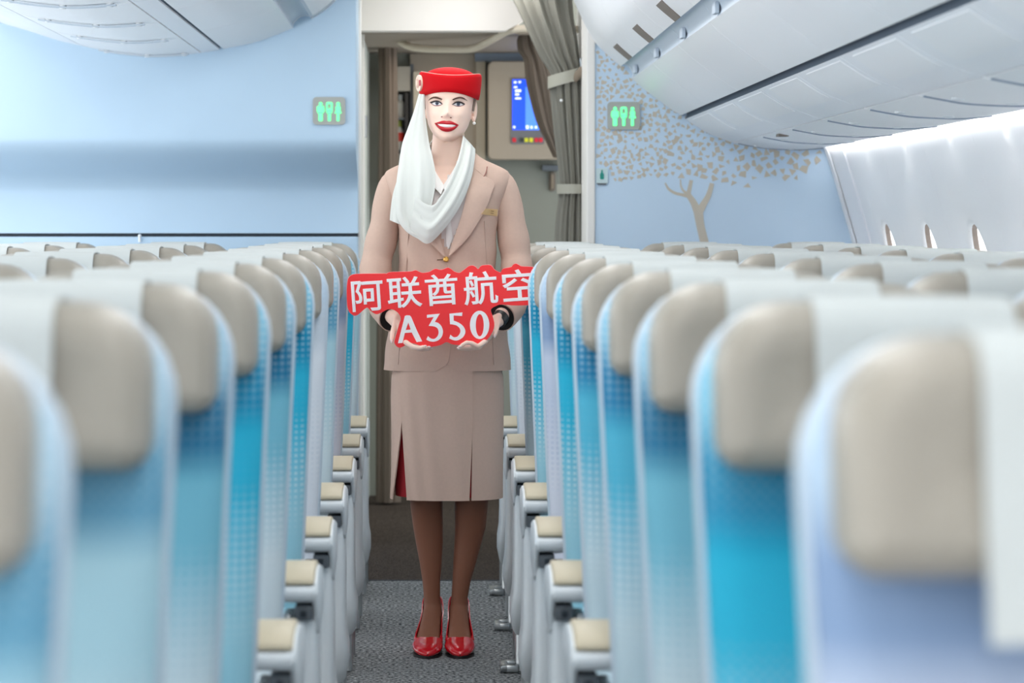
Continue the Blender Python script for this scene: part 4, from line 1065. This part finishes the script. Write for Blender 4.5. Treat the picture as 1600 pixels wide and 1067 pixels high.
outer = [zc(*p) for p in [(842, 300), (918, 347), (900, 420), (872, 500), (835, 585), (780, 680), (690, 815), (548, 958)]]
strip(inner, outer, .007, 'lapel', M_suit, jk)
strip([(1396 - x, y) for x, y in inner], [(1396 - x, y) for x, y in outer], .007, 'lapel', M_suit, jk)
colI = [zc(*p) for p in [(738, 215), (744, 160), (738, 100), (715, 60)]]; colO = [zc(*p) for p in [(832, 294), (852, 262), (850, 205), (800, 150)]]
strip([(694, 291), (684, 275), (675, 258), (668, 244)], [(689, 304), (674, 288), (663, 268), (658, 250)], .000, 'collar_leaf', mat('white cotton', (240, 238, 236), 0.8), bl, 16, .003)
strip([(692, 291), (703, 275), (713, 258), (722, 244)], [(697, 304), (713, 288), (724, 268), (731, 250)], .000, 'collar_leaf', mat('white cotton', (240, 238, 236), 0.8), bl, 16, .003)
strip(colI, colO, .008, 'collar', M_suit, jk, 16); strip([(1396 - x, y) for x, y in colI], [(1396 - x, y) for x, y in colO], .008, 'collar', M_suit, jk, 16)
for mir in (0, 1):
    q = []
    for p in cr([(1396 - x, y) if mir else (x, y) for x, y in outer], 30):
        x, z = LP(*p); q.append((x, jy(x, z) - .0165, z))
    MB().tube(q, .0014, 6).obj('lapel_shade_line', mat('lapel edge shade', (164, 134, 120), 0.9), jk)  # darker tube: the shade under the lapel edge, put in as colour
    q = []
    for p in cr([(1396 - x, y) if mir else (x, y) for x, y in [zc(*w) for w in [(832, 296), (850, 264), (862, 214)]]], 8):
        x, z = LP(*p); q.append((x, jy(x, z) - .019, z))
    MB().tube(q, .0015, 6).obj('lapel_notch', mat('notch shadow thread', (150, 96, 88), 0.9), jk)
bp = LP(697, 405); by_ = jy(bp[0], bp[1]) - .012
mb = MB(); mb.tube([(bp[0], by_ + .008, bp[1]), (bp[0], by_, bp[1]), (bp[0], by_ - .003, bp[1])], [.0085, .0085, .005], 18); mb.obj('button', M_gold, jk, True)
mb = MB(); a, b = LP(683, 406), LP(697, 405); mb.tube([(a[0], jy(*a) - .005, a[1]), (b[0], jy(*b) - .005, b[1])], .0016, 6); mb.obj('buttonhole', mat('brown thread', (120, 92, 76), 0.8), jk)
# front edge seam below the button and dart seams
def seam(pts, name, m_=None):
    q = []
    for p in cr(pts, 24):
        x, z = LP(*p); q.append((x, jy(x, z) - .0035, z))
    MB().tube(q, .0013, 6).obj(name, m_ or mat('suit seam', (192, 166, 152), 0.9), jk)
seam([(699, 412), (702, 450), (703, 500), (704, 540), (701, 562), (697, 570)], 'front_edge'); seam([(640, 330), (636, 400), (630, 470), (622, 570)], 'dart_seam'); seam([(757, 345), (760, 400), (766, 470), (772, 570)], 'dart_seam')
# name badge
nb_ = [zc(*p) for p in [(808, 612), (848, 565), (952, 570), (945, 628)]]
def quad(poly, off, th, name, m_, par):
    P = []
    for x, y in poly: p = LP(x, y); P.append((p[0], jy(*p) - off, p[1]))
    return MB().rings([[(p[0], p[1] + .004, p[2]) for p in P], [(p[0], p[1] - th, p[2]) for p in P]]).obj(name, m_, par)
nb2 = quad(nb_, .019, .002, 'name_badge', mat('pale gold badge', (226, 194, 140), 0.4, metal=0.2), jk)
for q in ([(893, 583), (918, 585), (917, 590), (892, 588)], [(890, 600), (915, 603), (914, 608), (889, 605)]): quad([zc(*p) for p in q], .0212, .0006, 'badge_mark', mat('brown badge print', (150, 110, 70), 0.6), nb2)
# sleeves
def sleeve(pts, name):
    P = cr([tuple(L(*p[:3])) + (p[3],) for p in pts], 44); c = [p[:3] for p in P]; r = [p[3] + .0034 * math.sin(i * 1.1) * math.exp(-((i - 26) / 9) ** 2) + .0010 * math.sin(i * .7) for i, p in enumerate(P)]
    mb = MB(); mb.tube(c, r, 36, up=(0, 1, 0), cap=False)
    e = Vector(c[-1]); t = (e - Vector(c[-3])).normalized()
    o = mb.obj(name, M_suit, jk, True, solid=0.004, sharp=80)
    mb = MB(); mb.tube([tuple(e - t * .03), tuple(e - t * .006), tuple(e + t * .0005)], [r[-1] * .8, r[-1] * .965, r[-1] * .965], 32, up=(0, 1, 0)); mb.obj('cuff_lining', M_black, o, True)
    bx_ = e - t * .022 + Vector((0, -r[-1], -.006)); return o
sleeve([(634, 280, .012, .018), (624, 281, .012, .031), (614, 290, .012, .042), (606, 325, .008, .0455), (600, 360, .004, .0455), (590, 400, 0, .0462), (586, 430, -.025, .0465), (588, 452, -.055, .046), (597, 474, -.10, .045), (607, 488, -.15, .0435), (614, 497, -.19, .0435)], 'sleeve')
sleeve([(764, 280, .012, .018), (774, 281, .012, .031), (784, 290, .012, .042), (793, 325, .008, .0455), (800, 360, .004, .0455), (806, 400, 0, .0462), (808, 430, -.025, .0465), (807, 452, -.055, .046), (800, 474, -.10, .045), (790, 488, -.15, .0435), (783, 496, -.19, .0435)], 'sleeve')
w0 = L(779, 499, -.215); MB().tube([L(784, 494, -.205), L(778, 502, -.222)], .0245, 20).obj('wrist_watch', mat('black watch strap', (20, 16, 18), 0.4), root, True)

# ---- skirt -------------------------------------------------------------------
SX = L(699, 650).x
SK = [(.900, .160, .112, .11), (.84, .171, .116, .116), (.78, .173, .118, .118), (.70, .172, .120, .12), (.60, .171, .121, .12), (.52, .170, .122, .12), (.468, .170, .123, .12)]
SK = sorted(SK)
def sk(z, i): return interp([(r[0], r[i]) for r in SK], z)
def sk_pt(z, q, grow=0.0, e=2.5):
    a, bf, bb = sk(z, 1) + grow, sk(z, 2) + grow, sk(z, 3) + grow; s, c = math.sin(q), math.cos(q)
    return [SX + a * math.copysign(abs(s) ** (2 / e), s), (-bf if c > 0 else bb) * abs(c) ** (2 / e) + .004, z]
def q_of(px, z, e=2.5):
    x = (px - VX) * (PY - .10) / F - PX - SX; u = max(-.999, min(.999, x / sk(z, 1)))
    return math.copysign(math.asin(abs(u) ** (e / 2)), u)
zs = [.468 + (.900 - .468) * i / 60 for i in range(61)]
def pyz(z): return VY + (CAMH - z) * F / (PY - .10)
xl = lambda z: interp([(640, 628), (655, 628.5), (700, 624), (777, 618.5)], pyz(z))      # left edge of the open pleat
xr = lambda z: interp([(640, 628), (655, 629), (700, 632), (777, 637.5)], pyz(z))
xs = lambda z: interp([(560, 738), (660, 737.5), (777, 733)], pyz(z))
xs2 = lambda z: interp([(560, 738), (680, 737.5), (777, 736.5)], pyz(z))
rows = []
for z in zs:
    a, b = q_of(xr(z), z), q_of(xs(z), z); r = []
    for k in range(41):
        q = a + (b - a) * k / 40; p = sk_pt(z, q, .004 + .0022 * math.sin(k * .55 + z * 5) * (1 - (z - .468) / .5)); r.append(tuple(p))
    rows.append(r)
skirt = MB().grid(rows).obj('skirt', M_suit, root, True, solid=0.004, sharp=70)
rows = []
for z in zs:
    a, b = q_of(xs2(z), z), q_of(xl(z), z) + 2 * math.pi; r = []
    for k in range(91):
        t = k / 90; q = a + (b - a) * t
        fl = max(0, (t - .86) / .14) * max(0, (.66 - z) / .2) ** 1.3 * .012
        p = sk_pt(z, q, fl); p[1] -= fl * .8; r.append(tuple(p))
    rows.append(r)
MB().grid(rows).obj('skirt_wrap', M_suit, skirt, True, solid=0.004, sharp=70)
rows = [[tuple(sk_pt(z, 2 * math.pi * k / 72, -.010)) for k in range(72)] for z in zs if z > .4695]
MB().rings(rows, cap0=False, cap1=False).obj('pleat_lining', M_redl, skirt, True)

# ---- shoes --------------------------------------------------------------------
M_shoe = mat('glossy red leather', (196, 14, 30), 0.22, coat=0.6)
for sgn, tx, ax in ((-1, 668, 676), (1, 718.5, 717)):
    fx = L(ax, 950).x; x1_ = L(tx, 1005, -.12).x
    sh = thing('shoe', 'red', 'shoe'); del sh['category']; del sh['label']; sh.parent = root
    rows = []; st = [(.068, .010, .100, .150, 100), (.060, .024, .092, .152, 98), (.04, .031, .086, .138, 96), (.0, .033, .074, .112, 94), (-.04, .034, .054, .090, 95), (-.08, .039, .026, .066, 100), (-.10, .0425, .014, .056, 118), (-.11, .0440, .010, .053, 150), (-.118, .0450, .007, .051, 179), (-.135, .0450, .006, .046, 179.5), (-.16, .041, .006, .040, 179.5), (-.18, .034, .006, .034, 179.5), (-.197, .023, .007, .027, 179.5), (-.208, .010, .009, .020, 179.5), (-.211, .002, .012, .015, 179.5)]
    for y, w, zb, zt, am in cr(st, 44):
        am = 182.0 if am > 176 else am; r = []; cx = fx + (x1_ - fx) * min(1, max(0, -y / .12))
        for k in range(33):
            a = math.radians(-am + 2 * am * k / 32)
            zz = (zb + zt) / 2 - (zt - zb) / 2 * math.cos(a) if am > 130 else zb + (zt - zb) * (1 - math.cos(a)) / (1 - math.cos(math.radians(am)))
            r.append((cx + w * math.copysign(abs(math.sin(a)) ** .75, math.sin(a)), y, zz))
        rows.append(r)
    MB().grid(rows).obj('upper', M_shoe, sh, True, solid=0.003, sharp=80)
    rs = []
    for y, w, zb in cr([(s_[0], s_[1], s_[2]) for s_ in st], 40):
        cx = fx + (x1_ - fx) * min(1, max(0, -y / .12)); w = max(.002, w * .96); b0 = max(0.0, zb - .008)
        rs.append([(cx - w, y, zb + .002), (cx + w, y, zb + .002), (cx + w, y, b0), (cx - w, y, b0)])
    MB().rings(rs).obj('sole', mat('black sole', (14, 10, 12), 0.5), sh)
    hl = []
    for z, r_, yo in ((.0, .0055, .050), (.02, .0055, .050), (.05, .0075, .050), (.075, .014, .046), (.092, .022, .040)): hl.append(ring(fx, yo, z, r_, r_, r_, 16, 2.0))
    MB().rings(hl).obj('heel', M_shoe, sh, True)

# ---- scarf ---------------------------------------------------------------------
def cloth(edge_a, edge_b, name, n=60, nv=18, amp=.006, freq=9, ph=0.0):
    """surface between two edges; edge points are (px, py, depth)"""
    A, B = cr(edge_a, n), cr(edge_b, n); rows = []
    for i, (a, b) in enumerate(zip(A, B)):
        r = []
        for k in range(nv):
            t = k / (nv - 1); p = L(a[0] + (b[0] - a[0]) * t, a[1] + (b[1] - a[1]) * t, a[2] + (b[2] - a[2]) * t)
            w = math.sin(math.pi * t)
            p.y -= w * .012 + amp * (math.sin(freq * t + ph + i * .02) + .4 * math.sin(2.3 * freq * t + ph - i * .03)) * (0.35 + .65 * i / n)
            r.append(tuple(p))
        rows.append(r)
    return MB().grid(rows)
s1 = cloth([(655, 147, -.035), (648, 172, -.038), (638, 200, -.045), (629, 225, -.06), (624, 255, -.09), (620, 285, -.115), (619, 315, -.125), (622, 342, -.130), (636, 362, -.138), (656, 374, -.146)],
           [(663.5, 148, -.052), (664, 172, -.060), (667, 200, -.068), (671, 225, -.085), (677, 250, -.110), (680.5, 275, -.126), (679, 298, -.140), (675, 322, -.150), (678, 345, -.158), (690, 362, -.152)], 's1', amp=.008, freq=11)
s2 = cloth([(650, 306, -.150), (664, 318, -.160), (678, 320, -.166), (690, 305, -.160), (702, 284, -.146), (711, 262, -.128), (717, 245, -.108), (721, 228, -.085), (723, 214, -.050), (722, 212, .02), (714, 214, .06), (700, 216, .085), (686, 216, .07), (676, 218, .03)],
           [(640, 360, -.150), (655, 374, -.158), (670, 380, -.164), (690, 362, -.164), (711, 334, -.158), (727, 304, -.144), (737, 274, -.122), (741, 250, -.098), (742, 236, -.060), (740, 232, .02), (728, 234, .07), (700, 238, .10), (676, 238, .085), (662, 240, .04)], 's2', n=80, amp=.009, freq=10, ph=1.0)
s3 = cloth([(630, 262, -.085), (621, 282, -.10), (614, 305, -.11), (610.5, 330, -.115), (609.5, 344, -.116)], [(645, 262, -.10), (640, 282, -.115), (634, 305, -.12), (630, 330, -.123), (628, 352, -.124)], 's3', n=24, amp=.003, freq=6, ph=2)
s1.add(s2.v, s2.f); s1.add(s3.v, s3.f)
s1.obj('scarf', M_scarf, root, True, solid=0.003, sharp=80)

# ------------------------------------------------------------------ the sign she holds
M_sign = mat('red sign board', (255, 46, 50), 0.45)
M_signw = mat('white sign lettering', (252, 248, 250), 0.5)
SYW = PY + SY
c0 = W(690, 540, SYW)
sign = thing('cutout_sign', 'red cut-out sign with white Chinese characters and A350, held in both hands', 'sign', c0)
def sp(px, py, y): p = W(px, py, SYW); return (p[0] - c0[0], y, p[2] - c0[2])
k2 = 340 / 1512.0
out = [(105, 255), (112, 238), (130, 222), (180, 213), (350, 211), (372, 212), (400, 201), (500, 198), (545, 196), (575, 188), (600, 198), (625, 206), (670, 200), (690, 188), (715, 178), (740, 184), (760, 184), (800, 170), (825, 182), (845, 197), (880, 206), (905, 190), (925, 175), (945, 160), (970, 155), (992, 164), (1010, 180), (1030, 158), (1060, 152), (1095, 153), (1112, 168), (1125, 185), (1165, 203), (1182, 178), (1238, 166), (1252, 150), (1272, 142), (1295, 152), (1312, 161), (1385, 165), (1412, 180), (1428, 200),
       (1440, 260), (1438, 330), (1420, 400), (1400, 424), (1380, 429), (1260, 432), (1170, 425), (1125, 440), (1104, 454), (1098, 470), (1110, 505), (1122, 560), (1115, 600), (1095, 640), (1060, 680), (1030, 697), (990, 702), (930, 698), (880, 706), (830, 702), (790, 686), (750, 706), (690, 718), (640, 716), (600, 708), (560, 694), (530, 695), (500, 710), (470, 725), (448, 718), (434, 702), (428, 680), (445, 620), (462, 560), (472, 530), (468, 505), (450, 480), (425, 463), (400, 458), (375, 462), (350, 475), (310, 492), (285, 485), (260, 465), (240, 447), (215, 462), (175, 496), (150, 503), (130, 492), (115, 475), (105, 450), (100, 415), (98, 340), (100, 290)]
pts = cr([(520 + x * k2, 380 + y * k2) for x, y in out + [out[0]]], 280)[:-1]
MB().rings([[sp(x, y, .006) for x, y in pts], [sp(x, y, -.006) for x, y in pts]]).obj('board', M_sign, sign)
MB().rings([[sp(698 + (x - 698) * 1.004, 475 + (y - 475) * 1.008, .0075) for x, y in pts], [sp(698 + (x - 698) * 1.004, 475 + (y - 475) * 1.008, .0062) for x, y in pts]]).obj('backing', mat('pink foam edge', (246, 190, 190), 0.6), sign)
def letter_from_text(ch, px0, py0, px1, py1, rot):
    cu = bpy.data.curves.new('t', 'FONT'); cu.body = ch; cu.size = 1.0; cu.extrude = 0.01; cu.bevel_depth = 0.013; cu.bevel_resolution = 0
    to = bpy.data.objects.new('t', cu); COL.objects.link(to)
    bpy.context.view_layer.update()
    dg = bpy.context.evaluated_depsgraph_get(); me = bpy.data.meshes.new_from_object(to.evaluated_get(dg))
    bm = bmesh.new(); bm.from_mesh(me)
    xs_ = [v.co.x for v in bm.verts]; ys_ = [v.co.y for v in bm.verts]
    x0, x1_, y0, y1_ = min(xs_), max(xs_), min(ys_), max(ys_)
    cx, cy = (px0 + px1) / 2, (py0 + py1) / 2; w, h = px1 - px0, py1 - py0
    c, s = math.cos(math.radians(rot)), math.sin(math.radians(rot))
    for v in bm.verts:
        u = ((v.co.x - x0) / (x1_ - x0) - .5) * w; t = (.5 - (v.co.y - y0) / (y1_ - y0)) * h
        X, Yp = cx + u * c + t * s, cy - u * s + t * c
        v.co = sp(X, Yp, -.0066 - v.co.z * .02)
    bmesh.ops.recalc_face_normals(bm, faces=bm.faces)
    me2 = bpy.data.meshes.new('lettering'); bm.to_mesh(me2); bm.free()
    bpy.data.objects.remove(to); bpy.data.meshes.remove(me); bpy.data.curves.remove(cu)
    link('lettering', me2, M_signw, sign)
for ch, a in zip('\u963f\u8054\u914b\u822a\u7a7a', ((549.5, 438, 599, 486), (605, 432.5, 659, 481), (664.5, 428, 715.5, 477), (724, 424, 777.5, 476), (785, 420.5, 837.5, 470))):
    letter_from_text(ch, *a, 3.9)
def poly_letter(outer, holes, ox, oy, s):
    bm = bmesh.new(); T = lambda q: [(ox + x * s, oy + y * s) for x, y in q]
    es = []
    for lp in [outer] + holes:
        vs = [bm.verts.new(sp(x, y, -.0061)) for x, y in T(lp)]
        es += [bm.edges.new((vs[i], vs[(i + 1) % len(vs)])) for i in range(len(vs))]
    bmesh.ops.triangle_fill(bm, use_beauty=True, use_dissolve=False, edges=es, normal=(0, -1, 0))
    r = bmesh.ops.extrude_face_region(bm, geom=bm.faces[:])
    for v in r['geom']:
        if isinstance(v, bmesh.types.BMVert): v.co.y = -.0069
    bmesh.ops.recalc_face_normals(bm, faces=bm.faces)
    me = bpy.data.meshes.new('lettering'); bm.to_mesh(me); bm.free(); link('lettering', me, M_signw, sign)
a_ = 110 / 1304.0; b_ = 110 / 1174.0
poly_letter([(505, 278), (540, 266), (596, 268), (622, 296), (728, 545), (826, 748), (724, 762), (632, 584), (505, 594), (462, 778), (376, 784)], [[(570, 398), (612, 530), (522, 538)]], 590, 470, a_)
arc3 = cr([(1060, 388), (1130, 412), (1188, 478), (1212, 568), (1188, 664), (1125, 728), (1040, 755), (960, 745), (902, 716)], 26); arc3i = cr([(932, 650), (985, 692), (1050, 702), (1108, 655), (1130, 580), (1108, 508), (1045, 472), (944, 462)], 22)
poly_letter([(912, 258), (1152, 236)] + arc3 + arc3i + [(1040, 296), (914, 314)], [], 590, 470, a_)
arc5 = cr([(95, 435), (180, 470), (255, 530), (290, 610), (265, 692), (200, 748), (120, 768), (18, 732)], 24); arc5i = cr([(40, 668), (100, 712), (165, 692), (206, 622), (190, 558), (130, 512), (34, 494)], 22)
poly_letter([(22, 320), (240, 298), (234, 358), (95, 350)] + arc5 + arc5i, [], 700, 460, b_)
poly_letter([(527 + 162 * math.cos(t), 506 + 236 * math.sin(t)) for t in [6.2832 * i / 48 for i in range(48)]], [[(529 + 66 * math.cos(t), 512 + 184 * math.sin(t)) for t in [6.2832 * i / 40 for i in range(40)]]], 700, 460, b_)
# fingernails
for p, d in (((612.3, 533, -.277), (0, 0)), ((773, 524.5, -.277), (0, 0)), ((674, 543.5, -.279), (1, 0)), ((670, 542, -.296), (1, 0)), ((664, 540.5, -.314), (1, 0)), ((717.5, 545, -.281), (1, 0)), ((716.5, 543.5, -.297), (1, 0)), ((718.5, 541.5, -.328), (1, 0))):
    q = L(*p); MB().ball(q, (.0062, .0045, .0032) if d[0] else (.0040, .004, .0068), 12, 8).obj('fingernail', mat('pale nail varnish', (246, 226, 220), 0.2), root, True)
